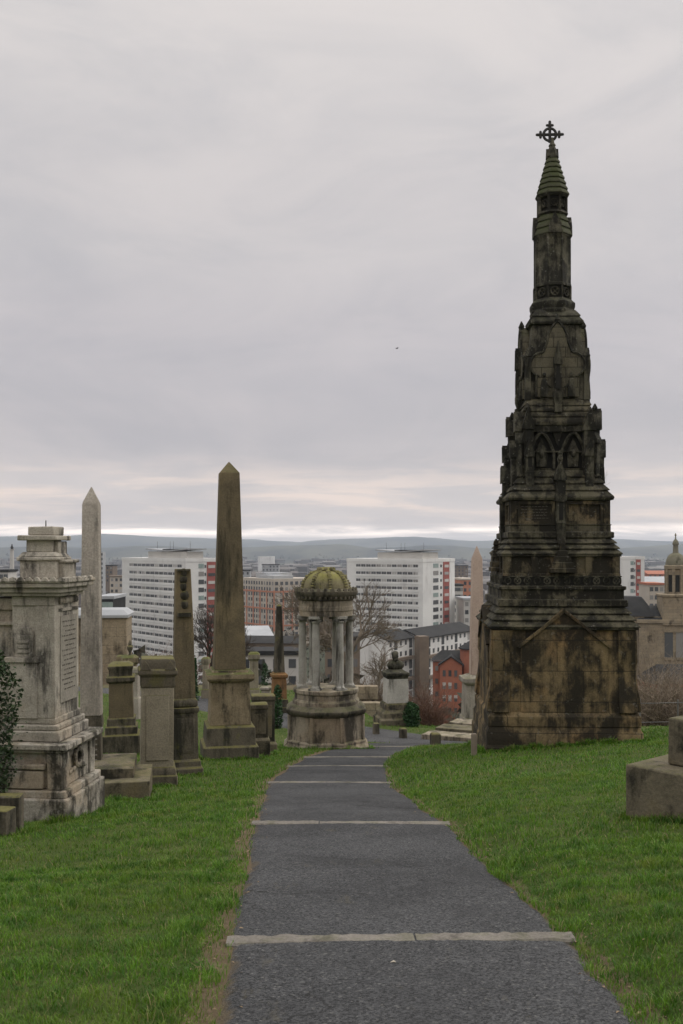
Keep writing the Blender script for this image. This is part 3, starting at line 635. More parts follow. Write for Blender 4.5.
b = MB(); slab(b, Z(753), Z(750), .05); slab(b, Z(750)-.001, Z(744), .085); b.build('ledge', M['tomb_base'], tomb, .012, .004)
b = MB(); slab(b, Z(744), Z(733), -.05); slab(b, Z(733)-.001, Z(727), -.08); slab(b, Z(727)-.001, Z(720), -.12)
b.build('moulded_foot', M['tomb'], tomb, .016, .003)
b = MB(); b.box(-W+.16, -.14, .14, D-.14, Z(721), Z(596)); b.box(-.36, -.13, .115, .3, Z(721), Z(607)); b.box(-W+.16, -.14, .12, .5, Z(607), Z(597)); b.build('shaft', M['tomb'], tomb, .012)
b = MB(); b.box(-W-.18, -W+.2, .30, D-.2, Z(744), Z(612)); b.box(-W-.22, -W+.2, .26, D-.2, Z(628), Z(624)); b.box(-W-.22, -W+.2, .26, D-.2, Z(612)-.001, Z(600)); b.build('side_wing', M['tomb'], tomb, .01)
b = MB(); b.box(-.145, -.122, .26, .74, Z(707), Z(618)); b.build('tablet', M['tablet'], tomb, .01)
tabl = [o for o in tomb.children if o.name.startswith('tablet')][0]
b = MB()
for r in range(15):
    z = Z(623)-.055*r; y = .31+random.uniform(0, .06)*(r % 3); e = .70-random.uniform(0, .08)*(r % 2)
    while y < e:
        l = random.uniform(.008, .022); b.box(-.1235, -.119, y, min(y+l, e), z-.017, z-random.uniform(0, .006)); y += l+random.choice((.008, .012, .03))
merge(tabl, b.build('lettering', M['ink']))
b = MB()                                                       # carved frieze under the cornice
for i in range(9): b.ball((-.13, .27+i*.058, Z(602)), .03, .034, .045, 6, 5)
b.box(-.15, -.125, .22, .8, Z(613), Z(610)); b.build('carved_frieze', M['tomb_base'], tomb)
b = MB(); b.box(-.66, -.33, .10, .3, Z(721), Z(664)); b.box(-.70, -.30, .075, .3, Z(664)-.001, Z(659)); b.box(-.60, -.38, .10, .3, Z(659)-.001, Z(636))
b.prism([(-.60, Z(636)), (-.38, Z(636)), (-.42, Z(629)), (-.56, Z(629))], .105, .3)
for k in range(3): b.box(-.56, -.42, .092, .105, Z(655-k*5), Z(652-k*5))
b.build('relief_pedestal', M['tomb'], tomb, .006)
b = MB()
for z0, z1, e in ((597, 593, -.06), (593, 588, -.02), (588, 583, .03), (583, 580, .05)): slab(b, Z(z0)-(.001 if z0 < 597 else 0), Z(z1), e, d=D-.14)
b.box(-W-.28, -W, .2, D-.1, Z(597), Z(586)); b.build('cornice', M['tomb'], tomb, .012, .003)
b = MB()
for i in range(10): b.sq([(.035, .02, Z(581)), (.03, .018, Z(578.5)), (.006, .01, Z(577))], -W-.03+i*.093, -.04)
for i in range(10): b.sq([(.02, .035, Z(581)), (.018, .03, Z(578.5)), (.01, .006, Z(577))], .03, i*.088)
b.build('crest', M['tomb'], tomb)
b = MB(); b.box(-.56, -.14, .16, .52, Z(580), Z(561)); b.box(-.24, -.08, .26, .62, Z(580), Z(563)); b.box(-.59, -.11, .13, .55, Z(561)-.001, Z(557)); b.box(-.24, -.05, .24, .65, Z(563)-.001, Z(560)); b.sq([(.23, .20, Z(557)), (.19, .17, Z(552))], -.35, .34)
b.build('attic', M['tomb'], tomb, .014, .004)
b = MB(); b.box(-.50, -.20, .19, .48, Z(552), Z(540)); b.box(-.25, -.15, .26, .52, Z(556), Z(541)); b.box(-.58, -.12, .13, .56, Z(540)-.001, Z(535)); b.box(-.48, -.18, .19, .50, Z(535)-.001, Z(526)); b.build('cap', M['tomb'], tomb, .012, .003)
b = MB(); b.tube((-.33, .34, Z(527)), (-.33, .34, Z(519.5)), .008, .006, 6); b.build('rod', M['iron'], tomb)

# ivy on the tomb's near corner
ix, iy = at(2, 10.4), 10.4
b = MB()
for i in range(3300):
    t = random.random()**.8; h = hz(868, iy)+t*(hz(650, iy)-hz(868, iy))
    wd = .22*(1+.3*math.sin(t*9+1))*(1-.55*max(0, t-.75)/.25)*(1-.35*max(0, .45-t)/.45)*(1+.25*math.sin(t*17)+.15*math.sin(t*31)); a = random.random()*2*PI; r = random.random()**.5
    b.leaf((ix-.06+wd*r*math.cos(a), iy+.16*r*math.sin(a)-.03, h), random.uniform(.016, .032))
for i in range(120): b.leaf((ix+random.gauss(.1, .07), iy+random.gauss(0, .06), hz(random.uniform(660, 760), iy)), random.uniform(.012, .026))
o = b.build('ivy', M['ivy']); tag(o, 'dark green ivy climbing the near corner of the tall grey tomb', 'ivy')
for i, (px, y0, y1, w, lab) in enumerate(((9, 836, 795, .10, 'low squared kerb stone standing against the grey tomb under the ivy'), (1, 846, 808, .10, 'low mossy kerb stone nearest the frame edge below the ivy'))):
    Yk = 10.2-.35*i; b = MB(); b.box(-.22, .13 if i == 0 else .11, -.10, .10, hz(y0+8, Yk), hz(y1, Yk))
    o = b.build('grave_kerb', M['mossy'], None, .012, .004, loc=(at(px, Yk), Yk, 0), rotz=.1-.3*i); tag(o, lab, 'kerb stone', 'kerb stones by the tomb')
b = MB()
for i in range(380):
    a = random.random()*6.28; r = random.random()**.5*.20; b.leaf((at(-4, 9.0)+r*math.cos(a), 9.0+r*math.sin(a), hz(876, 9.0)+random.random()**1.5*.22), random.uniform(.014, .03))
o = b.build('low_bramble', M['ivy']); tag(o, 'small dark bramble clump on the grass at the left frame edge', 'plant')

# ------------------------------------------------------------------ obelisks and pedestals
def obelisk(name, px, Yc, ytop, yshaft, yped, ybase, wtop, wbot, wped, wfoot, mats, label, rot=0., group='obelisks', tipf=.06, bev=.012, lean=(0, 0), capw=1.15):
    x = at(px, Yc); g = float(ground(x, Yc)); Zc = lambda y: hz(y, Yc)
    t = thing(name, (x, Yc, 0), rot, label, 'obelisk', group)
    k = Yc/1000; zt, zs, zp, zb = Zc(ytop), Zc(yshaft), Zc(yped), min(Zc(ybase), g)
    b = MB(); tip = zt-(zt-zs)*tipf; h0, h1 = wbot*k/2, wtop*k/2
    b.sq([(h0, zs), (h1, tip), (.012, zt)]); b.build('shaft', mats[0], t, bev)
    hp, hf = wped*k/2, wfoot*k/2; hh = zs-zp
    b = MB(); b.sq([(hp*capw, zs-hh*.16), (hp*capw, zs-hh*.07), (hp*.9, zs-hh*.05), (h0*1.12, zs+.002)]); b.sq([(hp*1.02, zs-hh*.22), (hp*capw, zs-hh*.165)]); b.build('cap', mats[1], t, bev)
    b = MB(); b.sq([(hp, zp), (hp*.93, zs-hh*.215)]); b.build('pedestal', mats[1], t, bev)
    b = MB(); hz_ = zp-zb; b.sq([(hf, zb-.35), (hf, zb+hz_*.42), ((hf+hp)*.5+.02, zb+hz_*.46), ((hf+hp)*.5, zb+hz_*.95), (hp+.01, zp)]); b.build('plinth', mats[2], t, bev, .004)
    return t
obelisk('stone_obelisk', 229, 21.9, 462, 668, 722, 757, 19.5, 31, 40, 54, (M['obelisk'], M['obelisk_base'], M['mossy']), 'large olive brown obelisk on a pedestal, the thickest on the left lawn', rot=.20, tipf=.055, capw=1.17)
# slim pale obelisk behind the tomb
Yc = 14.2; x = at(91.5, Yc); g = float(ground(x, Yc)); Zc = lambda y: hz(y, Yc); k = Yc/1000
t = thing('stone_obelisk', (x, Yc, 0), .16, 'slender pale grey obelisk rising directly behind the tall grey tomb', 'obelisk', 'obelisks')
b = MB(); R = []
for (h, z) in ((10.2, 722), (8.2, 507)): R.append((h*k, Zc(z)))
def chamf(h, z, c=.28): q = h*c; return [(-h+q, -h, z), (h-q, -h, z), (h, -h+q, z), (h, h-q, z), (h-q, h, z), (-h+q, h, z), (-h, h-q, z), (-h, -h+q, z)]
b.rings([chamf(10.6*k, Zc(714), .16), chamf(8.5*k, Zc(505), .16), chamf(7.7*k, Zc(502), .16), chamf(.4*k, Zc(487), .16)]); b.build('shaft', M['granite_pale'], t, .008)
b = MB(); b.sq([(10.5*k, Zc(772)), (9.9*k, Zc(728))]); b.sq([(11.2*k, Zc(727)), (11.2*k, Zc(722)), (10*k, Zc(713))]); b.sq([(12*k, Zc(776)), (12*k, Zc(768)), (10.5*k, Zc(766))]); b.build('pedestal', M['mossy'], t, .008)
tx = MB()
for r in range(6): tx.box(-.09, .09, -10.45*k-.004, -10.3*k, Zc(738+r*5.2), Zc(736.6+r*5.2))
tx.build('lettering', M['tablet'], t)
for (x0, x1, y0, y1, d0, d1) in ((92, 135, 796, 770, -.75, .30), (98, 151, 800, 784, -1.0, .10)):
    b = MB(); b.box(at(x0, Yc)-x, at(x1, Yc)-x, d0, d1, g-.4, hz(y1, Yc+d0)); b.build('step', M['plinth'], t, .012, .004)

# square pedestal with worn top
def pedestal(px, Yc, ytop, ybase, w, rot, mats, label, name='stone_pedestal', cat='pedestal', group='pedestal tombs', top=True, foot=1.25, capk=1.18):
    x = at(px, Yc); g = float(ground(x, Yc)); k = Yc/1000; h = w*k/2; zt = hz(ytop, Yc); zb = min(hz(ybase, Yc), g); H = zt-zb
    t = thing(name, (x, Yc, 0), rot, label, cat, group)
    b = MB(); b.sq([(h*foot, zb-.3), (h*foot, zb+H*.10), (h*foot*.93, zb+H*.11), (h*foot*.93, zb+H*.145), (h*1.03, zb+H*.17)]); b.build('plinth', mats[1], t, .012, .004)
    b = MB(); b.sq([(h, zb+H*.165), (h*.97, zt-H*.22)])
    for s_x in (-1, 1): b.box(-h*.7, h*.7, s_x*h*1.03-.01, s_x*h*1.03+.01, zb+H*.22, zt-H*.28)
    b.build('shaft', mats[0], t, .012)
    b = MB(); b.sq([(h*1.0, zt-H*.222), (h*1.05, zt-H*.20), (h*1.05, zt-H*.14), (h*capk, zt-H*.12), (h*capk, zt-H*.085), (h*1.05, zt-H*.08), (h*1.05, zt-H*.03), (h*.98, zt)]); b.build('cap', mats[2], t, .014, .006)
    if top:
        for s_x in (-1, 1):
            b = MB(); b.prism([(-h*1.1, zt-H*.085), (-h*.4, zt-H*.085), (-h*.75, zt-H*.015)] if s_x < 0 else [(h*.4, zt-H*.085), (h*1.1, zt-H*.085), (h*.75, zt-H*.015)], -h*1.2, -h*.9)
            b.build('acroterion', mats[2], t, .006)
    return t
pedestal(158.5, 15.4, 657, 784, 32, .22, (M['pedestal'], M['mossy'], M['mossy']), 'buff square pedestal with mossy cap, left of the broken obelisk')
# broken topped pillar
Yc = 17.4; x = at(182.5, Yc); g = float(ground(x, Yc)); k = Yc/1000; Zc = lambda y: hz(y, Yc)
t = thing('broken_obelisk', (x, Yc, 0), .25, 'dark mossy pillar with flat broken top and carved urn relief, behind the buff pedestal', 'obelisk', 'obelisks')
b = MB(); b.sq([(10.6*k, Zc(702)), (9.0*k, Zc(620)), (7.4*k, Zc(569))]); b.build('shaft', M['obelisk'], t, .012, .004)
b = MB(); f = -8.3*k; b.prism([(-6.5*k, Zc(612)), (6.5*k, Zc(612)), (7*k, Zc(616)), (-7*k, Zc(616))], f-.07, f+.05)
for (yy, r) in ((604, 4.2), (595, 4.8), (586, 3.4), (579, 4.2), (573, 3.0)): b.ball((random.uniform(-1, 1)*k, f+.02, Zc(yy)), r*k, .07, 5.2*k, 9, 7)
b.box(-6*k, 6*k, f-.05, f+.1, Zc(571), Zc(569)); b.build('urn_relief', M['mossy'], t)
b = MB(); b.sq([(10.8*k, Zc(706)), (12.2*k, Zc(704)), (12.2*k, Zc(700)), (10.4*k, Zc(697))]); b.sq([(12.4*k, Zc(758)), (12*k, Zc(712)), (13.4*k, Zc(710)), (13.4*k, Zc(706))]); b.build('pedestal', M['mossy'], t, .012)
b = MB()
b.rings([[(x*k, -12.1*k, Zc(z)) for x, z in ((-9, 752), (9, 752), (9, 716), (-9, 716))], [(x*k, -12.9*k, Zc(z)) for x, z in ((-8, 750), (8, 750), (8, 718), (-8, 718))], [(x*k, -12.3*k, Zc(z)) for x, z in ((-6.5, 746), (6.5, 746), (6.5, 721), (-6.5, 721))]])
b.build('carved_panel', M['mossy'], t)
b = MB(); b.sq([(16.5*k, min(Zc(774), g)-.3), (16.5*k, Zc(766)), (14.5*k, Zc(764)), (14.5*k, Zc(759)), (12.6*k, Zc(757))]); b.build('plinth', M['mossy'], t, .012, .004)
# dark stepped pedestal further back
Yc = 23.2; x = at(119, Yc); k = Yc/1000; Zc = lambda y: hz(y, Yc)
t = thing('stepped_pedestal', (x, Yc, 0), .18, 'dark square pedestal on two mossy steps, left of the buff pedestal', 'pedestal', 'pedestal tombs')
b = MB(); b.sq([(18*k, Zc(760)), (18*k, Zc(733)), (15.6*k, Zc(732)), (15.6*k, Zc(725)), (13.8*k, Zc(724)), (13.8*k, Zc(717)), (12.4*k, Zc(716))]); b.build('step', M['mossy'], t, .015, .005)
b = MB(); b.sq([(12*k, Zc(717)), (11.4*k, Zc(682))]); b.build('shaft', M['obelisk'], t, .015)
b = MB(); b.sq([(11.6*k, Zc(682)), (14*k, Zc(680)), (14*k, Zc(676)), (11.3*k, Zc(675)), (11.3*k, Zc(669)), (12.4*k, Zc(667)), (12.4*k, Zc(665)), (8*k, Zc(662))]); b.build('cap', M['mossy'], t, .012)
# pair of headstones right of the obelisk
for (px, Yc, y0, y1, w, d, lab) in ((257, 23.3, 745, 703, 17, .34, 'dark square topped headstone immediately right of the large obelisk'), (264, 24.8, 748, 694, 23, .38, 'taller grey headstone behind the dark one, left of the domed monument')):
    x = at(px, Yc); k = Yc/1000; Zc = lambda y: hz(y, Yc); h = w*k/2
    t = thing('headstone', (x, Yc, 0), .15, lab, 'headstone', 'headstones by the obelisk')
    b = MB(); b.sq([(h, d/2, Zc(y0-6)), (h*.97, d/2, Zc(y1+6)), (h*1.04, d*.55, Zc(y1+5)), (h*1.04, d*.55, Zc(y1+1)), (h*.9, d*.4, Zc(y1))]); b.build('slab', M['mossy'], t, .015, .004)
    b = MB(); b.sq([(h*1.2, d*.75, Zc(y0)-.4), (h*1.2, d*.75, Zc(y0-6)), (h*1.02, d*.55, Zc(y0-8))]); b.build('plinth', M['plinth'], t, .015, .005)
    b = MB(); b.box(-h*.75, h*.75, -d/2-.012, -d/2+.01, Zc(y0-12), Zc(y1+10)); b.build('inscribed_panel', M['plinth'], t, .004)
for (px, py, lab) in ((153, 755, 'squat dark footstone on the grass beside the buff pedestal'),):
    x, Yc, g = hit(px, py); b = MB(); b.sq([(.10, .08, -.2), (.10, .08, .12), (.06, .05, .16)]); o = b.build('footstone', M['plinth'], None, .012, .004, loc=(x, Yc, g), rotz=.3); tag(o, lab, 'footstone')

# ------------------------------------------------------------------ domed temple monument
Yc = 27.0; x = at(326, Yc); g = float(ground(x, Yc-1)); Zc = lambda y: hz(y, Yc)
tem = thing('domed_temple_monument', (x, Yc, 0), 0, 'small circular temple monument with six columns and mossy dome, at the path end', 'monument')
r8 = PI/8+.03
b = MB(); b.poly([(1.23, g-.5), (1.23, Zc(743)), (1.14, Zc(740)), (1.14, Zc(737.5)), (1.08, Zc(736))], 8, 0, 0, r8); b.build('plinth', M['temple'], tem, .02, .006)
b = MB(); b.poly([(1.07, Zc(737)), (1.05, Zc(712))], 8, 0, 0, r8)
for i in range(8): b.m = Matrix.Rotation(r8+i*PI/4, 4, 'Z'); b.sq([(.06, .06, Zc(737)), (.06, .06, Zc(712))], 1.035, 0)
b.build('octagonal_base', M['temple'], tem, .015)
b = MB(); b.poly([(1.06, Zc(712.5)), (1.11, Zc(711)), (1.15, Zc(708.5)), (1.15, Zc(706.5)), (1.02, Zc(703)), (.90, Zc(702))], 8, 0, 0, r8); b.build('base_cornice', M['temple_dark'], tem, .012)
b = MB(); b.poly([(.90, Zc(703)), (.90, Zc(699)), (.85, Zc(697)), (.85, Zc(692)), (.88, Zc(691)), (.88, Zc(687.5)), (.5, Zc(687))], 40); b.build('drum', M['temple'], tem, .01)
for i in range(6):
    a = -PI/2+PI/6+i*PI/3+.10; cx, cy = .635*math.cos(a), .635*math.sin(a)
    b = MB()
    b.poly([(.105, Zc(683)), (.108, Zc(660)), (.092, Zc(622))], 16, cx, cy)
    b.build('column', M['temple_col'], tem); col = tem.children[-1]
    b = MB(); b.sq([(.15, Zc(687.5)), (.15, Zc(685.5))], cx, cy, a); b.poly([(.14, Zc(685.6)), (.145, Zc(684.8)), (.12, Zc(684)), (.11, Zc(682.8))], 16, cx, cy); b.build('column_base', M['temple_col'], [o for o in tem.children if o.name.startswith('column')][-1])
    b = MB(); b.poly([(.093, Zc(622.3)), (.12, Zc(620.5)), (.10, Zc(619.5))], 16, cx, cy); b.sq([(.145, Zc(617.5)), (.15, Zc(615))], cx, cy, a)
    ca, sa = math.cos(a), math.sin(a)
    for s_ in (-1, 1):
        for q in (-1, 1):
            p = Vector((cx-sa*.125*s_+ca*.0, cy+ca*.125*s_, Zc(619))); b.tube(p-Vector((ca, sa, 0))*.10, p+Vector((ca, sa, 0))*.10, .05, .05, 10)
    b.build('capital', M['temple_col'], [o for o in tem.children if o.name.startswith('column')][-1])
def annulus(b, prof, ri, n=40):
    R = [[(r*math.cos(2*PI*i/n), r*math.sin(2*PI*i/n), z) for i in range(n)] for r, z in prof]
    R.append([(ri*math.cos(2*PI*i/n), ri*math.sin(2*PI*i/n), prof[-1][1]) for i in range(n)]); R.append([(ri*math.cos(2*PI*i/n), ri*math.sin(2*PI*i/n), prof[0][1]) for i in range(n)]); R.append(R[0])
    b.rings(R, False)
b = MB(); annulus(b, [(.72, Zc(615.2)), (.72, Zc(610)), (.735, Zc(609.8)), (.735, Zc(606)), (.72, Zc(605.5)), (.72, Zc(600))], .52); b.build('entablature', M['temple'], tem, .006)
b = MB(); b.poly([(.70, Zc(600.2)), (.76, Zc(599)), (.76, Zc(597.5)), (.83, Zc(595)), (.86, Zc(592.5)), (.86, Zc(590.5)), (.70, Zc(588.5)), (.64, Zc(588))], 40)
for i in range(36): a = i*PI/18; b.sq([(.03, .03, Zc(598)), (.03, .03, Zc(595.5))], .79*math.cos(a), .79*math.sin(a), a)
b.build('cornice', M['temple_dark'], tem, .004)
b = MB()
for i in range(28): a = i*2*PI/28; b.sq([(.03, .05, Zc(590.6)), (.025, .05, Zc(588.6)), (.01, .02, Zc(587.2))], .82*math.cos(a), .82*math.sin(a), a)
b.build('antefix_ring', M['temple_dark'], tem)
dome = [(.63*math.cos(t)**.85 if t < PI/2-.01 else .02, Zc(588.5)+(Zc(570)-Zc(588.5))*math.sin(t)) for t in np.linspace(0, PI/2, 12)]
b = MB(); b.poly(dome, 40); dm = b.build('dome', M['temple_dome'], tem)
b = MB()
for i in range(8):
    a = i*PI/4+.2
    for r, z in dome[:-1]: q = random.uniform(.035, .07); b.ball(((r+.02)*math.cos(a), (r+.02)*math.sin(a), z), q, q, q*.8, 7, 5)
b.build('dome_rib', M['temple_dome'], tem)
b = MB(); b.poly([(.20, Zc(571)), (.23, Zc(569.5)), (.14, Zc(568.6)), (.1, Zc(567))], 12)
for i in range(8): a = i*PI/4; b.ball((.2*math.cos(a), .2*math.sin(a), Zc(569)), .06, .06, .06, 7, 5)
b.build('finial', M['temple_dome'], tem)

for o in [o for o in COL.objects if o.type == 'EMPTY' and o.name.split('.')[0] in ('stone_pedestal', 'stepped_pedestal', 'headstone', 'broken_obelisk')]:
    o.rotation_euler.x = random.uniform(-.014, .014); o.rotation_euler.y = random.uniform(-.018, .018)
# ------------------------------------------------------------------ beyond the road
obelisk('stone_obelisk', 279, 38, 604, 672, 698, 706, 5, 10.5, 14, 18, (M['mossy'], M['rust'], M['mossy']), 'slim dark tapering obelisk on orange stone base, between large obelisk and dome', rot=.2, tipf=.03)
obelisk('stone_obelisk', 476.8, 36, 546, 674, 716, 722, 9.5, 13.5, 27, 32, (M['pink'], M['granite_pale'], M['granite_pale']), 'tall pink granite obelisk on grey base, behind the Gothic monument', rot=.06, tipf=.10)
for i, (px, py, hh, w, d) in enumerate(((438, 741, .18, .9, .5), (454, 737, .26, 1.0, .5), (464, 732, .30, .9, .5))):
    xx, Yc, g = hit(px+8, py); b = MB(); b.box(-w*.8, w*1.0, -d*.4, d*1.2, -.3, hh)
    o = b.build('tomb_slab', M['plinth'] if i == 1 else M['temple'], None, .015, .006, loc=(xx, Yc, g), rotz=-.45); tag(o, ('lowest stone slab of the steps before the pink obelisk', 'middle stone slab of the steps before the pink obelisk', 'top stone slab at the foot of the pink obelisk')[i], 'slab', 'slabs before the pink obelisk')
# bust monument
Yc = 35; x = at(395.5, Yc); k = Yc/1000; g = float(ground(x, Yc)); Zc = lambda y: hz(y, Yc)
t = thing('bust_monument', (x, Yc, 0), .18, 'stone bust on white pedestal with dark stepped base, right of the domed monument', 'monument')
b = MB(); b.sq([(19*k, min(g, Zc(727))-.3), (19*k, Zc(717)), (16.5*k, Zc(716)), (16.5*k, Zc(711)), (13.5*k, Zc(708)), (13*k, Zc(703)), (11.5*k, Zc(701.5))]); b.build('step', M['plinth'], t, .02, .006)
b = MB(); b.sq([(10.8*k, Zc(702)), (10.2*k, Zc(677))]); b.build('pedestal', M['white_stone'], t, .015)
b = MB(); b.sq([(10.2*k, Zc(678)), (11*k, Zc(675)), (11.8*k, Zc(674)), (11.8*k, Zc(672)), (8*k, Zc(670.5)), (6.5*k, Zc(669))]); b.build('cap', M['monument_dark'], t, .012)
b = MB(); b.m = Matrix.Diagonal((1, .66, 1, 1)); b.poly([(r*k, Zc(671)+q*k) for r, q in ((5.5, 0), (4.6, 1.2), (6.8, 2.2), (8.6, 4.2), (8.9, 6.2), (7.8, 8.2), (5.4, 9.8), (3.2, 11), (2.8, 12))], 20)
b.m = Matrix.Translation((-.6*k, -1.2*k, 0)); b.ball((0, 0, Zc(671)+15.2*k), 3.4*k, 4.0*k, 4.7*k, 14, 10); b.ball((0, .9*k, Zc(671)+17.2*k), 3.7*k, 3.9*k, 3.0*k, 12, 8); b.ball((-.3*k, -4*k, Zc(671)+14.8*k), .7*k, .9*k, 1.3*k, 6, 5); b.ball((0, -2.6*k, Zc(671)+11.8*k), 2.2*k, 2*k, 1.8*k, 8, 6)
b.build('bust', M['monument_dark'], t)
# stone posts along the road
for (px, py, h, w, lab) in ((376, 735, 12, 6, 'short square stone post on the road verge, left of the white bust pedestal'), (403, 739, 11, 7, 'short square stone post on the far road verge, right below the bust monument'), (435.5, 746, 13, 9, 'broad square stone post on the verge in front of the stone slabs')):
    x, Yc, g = hit(px, py); k = Yc/1000; b = MB(); b.sq([(w*k/2, -.3), (w*k/2, h*k*.9), (w*k*.4, h*k)]); o = b.build('stone_post', M['mossy'], None, .012, .005, loc=(x, Yc, g), rotz=.2); tag(o, lab, 'post', 'stone posts along the road')
Yc = 19.6; x = at(474, Yc); b = MB(); b.sq([(.05, -.3), (.05, .40), (.04, .44)]); o = b.build('wooden_post', M['twig'], None, .008, .004, loc=(x, Yc, float(ground(x, Yc))), rotz=.1); tag(o, 'thin weathered post touching the left corner of the Gothic monument', 'post')
# right foreground plinth
px0, pyt, pyb = 625, 763.5, 818
xx, Yp, gp = hit(px0, pyb); zt = hz(pyt, Yp)
t = thing('grave_plinth', (xx, Yp, 0), math.radians(-50), 'dark stained two tier stone plinth on the grass at the right edge', 'plinth')
b = MB(); b.box(0, 1.5, 0, .95, gp-.3, zt); b.build('lower_block', M['plinth'], t, .018, .004)
b = MB(); b.box(.27, 1.25, .26, .78, zt+.002, zt+.42); b.build('upper_block', M['plinth'], t, .018, .004)

# small stones in the back left
def small_ped(px, Yc, yt, yb, w, mat, label, urn=None, name='stone_pedestal', cat='pedestal'):
    x = at(px, Yc); k = Yc/1000; Zc = lambda y: hz(y, Yc); h = w*k/2; g = float(ground(x, Yc)); H = yb-yt
    t = thing(name, (x, Yc, 0), random.uniform(-.2, .3), label, cat, 'small stones beyond the road')
    b = MB(); b.sq([(h*1.3, min(g, Zc(yb))-.3), (h*1.3, Zc(yb-H*.12)), (h, Zc(yb-H*.15)), (h*.9, Zc(yt+H*.2))]); b.build('shaft', mat, t, .012)
    b = MB(); b.sq([(h*.9, Zc(yt+H*.21)), (h*1.3, Zc(yt+H*.15)), (h*1.3, Zc(yt+H*.05)), (h*.8, Zc(yt))]); b.build('cap', mat, t, .012)
    if urn:
        b = MB(); u = urn*k; z = Zc(yt); b.poly([(r*u, z+q*u*2) for r, q in ((.5, 0), (.3, .25), (.35, .4), (.85, .9), (.9, 1.2), (.45, 1.5), (.6, 1.6), (.35, 1.9), (.1, 2.2))], 12); b.build('urn', M['mossy'], t)
small_ped(130, 40, 655, 700, 13, M['obelisk_base'], 'brown pedestal carrying a small urn, before the white tower block', 3.4)
small_ped(135.5, 36, 667, 702, 8, M['granite_pale'], 'small pale grey marker stone behind the dark stepped pedestal')
small_ped(120.5, 46, 655, 692, 6, M['obelisk_base'], 'narrow brown stone post by the sandstone vault')
small_ped(206, 44, 657, 694, 6, M['pedestal'], 'slim pale pillar on the grass just left of the large obelisk')
small_ped(254, 44, 652, 694, 9, M['pedestal'], 'pale capped pedestal beyond the road, right of the large obelisk')
small_ped(266, 40, 686, 706, 9, M['granite_pale'], 'low grey pedestal with a green potted shrub on it', None)
# sandstone vault
Yc = 62; x = at(104, Yc); t = thing('burial_vault', (x, Yc, 0), .1, 'square sandstone burial vault with pale flat roof, right of the slender pale obelisk', 'vault')
b = MB(); b.box(-2.2, 1.38, 0, 3, hz(700, Yc), hz(618, Yc)); b.build('wall', M['church'], t, .03); b = MB(); b.box(-2.4, 1.5, -.15, 3.2, hz(618, Yc), hz(615, Yc)); b.sq([(2.0, 1.6, hz(615, Yc)), (1.6, 1.2, hz(610, Yc))], -.45, 1.5); b.build('roof', M['palegrey'], t, .02)
# evergreen shrubs
def shrub(px, Yc, yt, yb, wpx, mat, label, n=900, cone=False, name='evergreen_shrub', sz=.05):
    k = Yc/1000; x = at(px, Yc); zt, zb = hz(yt, Yc), min(hz(yb, Yc), float(ground(x, Yc))); b = MB(); w = wpx*k/2
    t = thing(name, (x, Yc, zb), 0, label, 'shrub')
    for i in range(n):
        q = random.random(); a = random.random()*6.28; rr = random.random()**.4
        r = w*(1-q*.75 if cone else math.sqrt(max(.02, 1-(2*q-.9)**2*.8)))*(1+.22*math.sin(a*3+q*9))
        b.leaf((r*rr*math.cos(a), r*rr*math.sin(a), q*(zt-zb)), sz*random.uniform(.7, 1.3))
    b.build('foliage', mat, t); b = MB(); b.tube((0, 0, -.2), (0, 0, (zt-zb)*.7), .04, .02); b.build('stem', M['bark'], t); return t
shrub(195, 43, 658, 690, 8, M['evergreen'], 'narrow dark evergreen shrub beside the bare tree, left of the large obelisk', 900, True)
shrub(277.5, 33, 685, 706, 11, M['evergreen'], 'small bright green bush below the slim orange based obelisk', 800)
shrub(265, 40.2, 664, 688, 8, M['evergreen'], 'spiky green shrub standing in a pot on the low grey pedestal', 420, False, 'potted_shrub')
shrub(412, 34.2, 703, 728, 16, M['evergreen'], 'rounded glossy green bush at the foot of the bust monument', 1500)
shrub(409, 34.6, 702, 722, 8, M['evergreen'], 'dark upright bush touching the white bust pedestal', 600)

# ------------------------------------------------------------------ bare trees
def bare_tree(px, Yc, ytop, spread, label, seed, r0=.16, depth=6, lean=0., zbase=None, fork=.26, name='bare_tree', twig='twig'):
    R = random.Random(seed); x = at(px, Yc); g = float(ground(x, Yc)) if zbase is None else zbase; H = hz(ytop, Yc)-g
    t = thing(name, (x, Yc, g), 0, label, 'tree', 'bare winter trees')
    tr = MB(); br = MB()
    def grow(p, d, L, r, lv):
        mb = tr if lv == depth else br; n = 3; q = p
        for i in range(n):
            d2 = (d+Vector((R.gauss(0, .16), R.gauss(0, .16), R.gauss(.05, .1)))).normalized(); e = q+d2*(L/n)
            mb.tube(q, e, r*(1-.13*i), r*(1-.13*(i+1)), 6 if lv >= depth-1 else 4 if lv > 1 else 3); q = e; d = d2
            if lv < depth and lv > 0 and i < 2 and R.random() < .75: sub(q, d, L*.62, r*.5, lv-1)
        if lv > 0:
            for _ in range(R.choice((2, 3, 3))): sub(q, d, L*R.uniform(.62, .82), r*.62, lv-1)
    def sub(p, d, L, r, lv):
        a = R.random()*6.28; u = d.orthogonal().normalized(); w = d.cross(u); s = R.uniform(.4, 1.0)*spread
        grow(p, (d+(u*math.cos(a)+w*math.sin(a))*s).normalized(), L, max(r, .008), lv)
    grow(Vector((0, 0, -.3)), Vector((lean, 0, 1)).normalized(), H*fork+.3, r0, depth)
    zmax = max(v[2] for v in br.v); f = H/zmax
    tr.v = [(a*f, b_*f, c*f) for a, b_, c in tr.v]; br.v = [(a*f, b_*f, c*f) for a, b_, c in br.v]
    tr.build('trunk', M['bark'], t); br.build('branches', M[twig], t); return t
bare_tree(203, 72, 600, .75, 'dark bare tree standing in front of the left white tower block', 3, .20, 6, fork=.33, twig='bark')
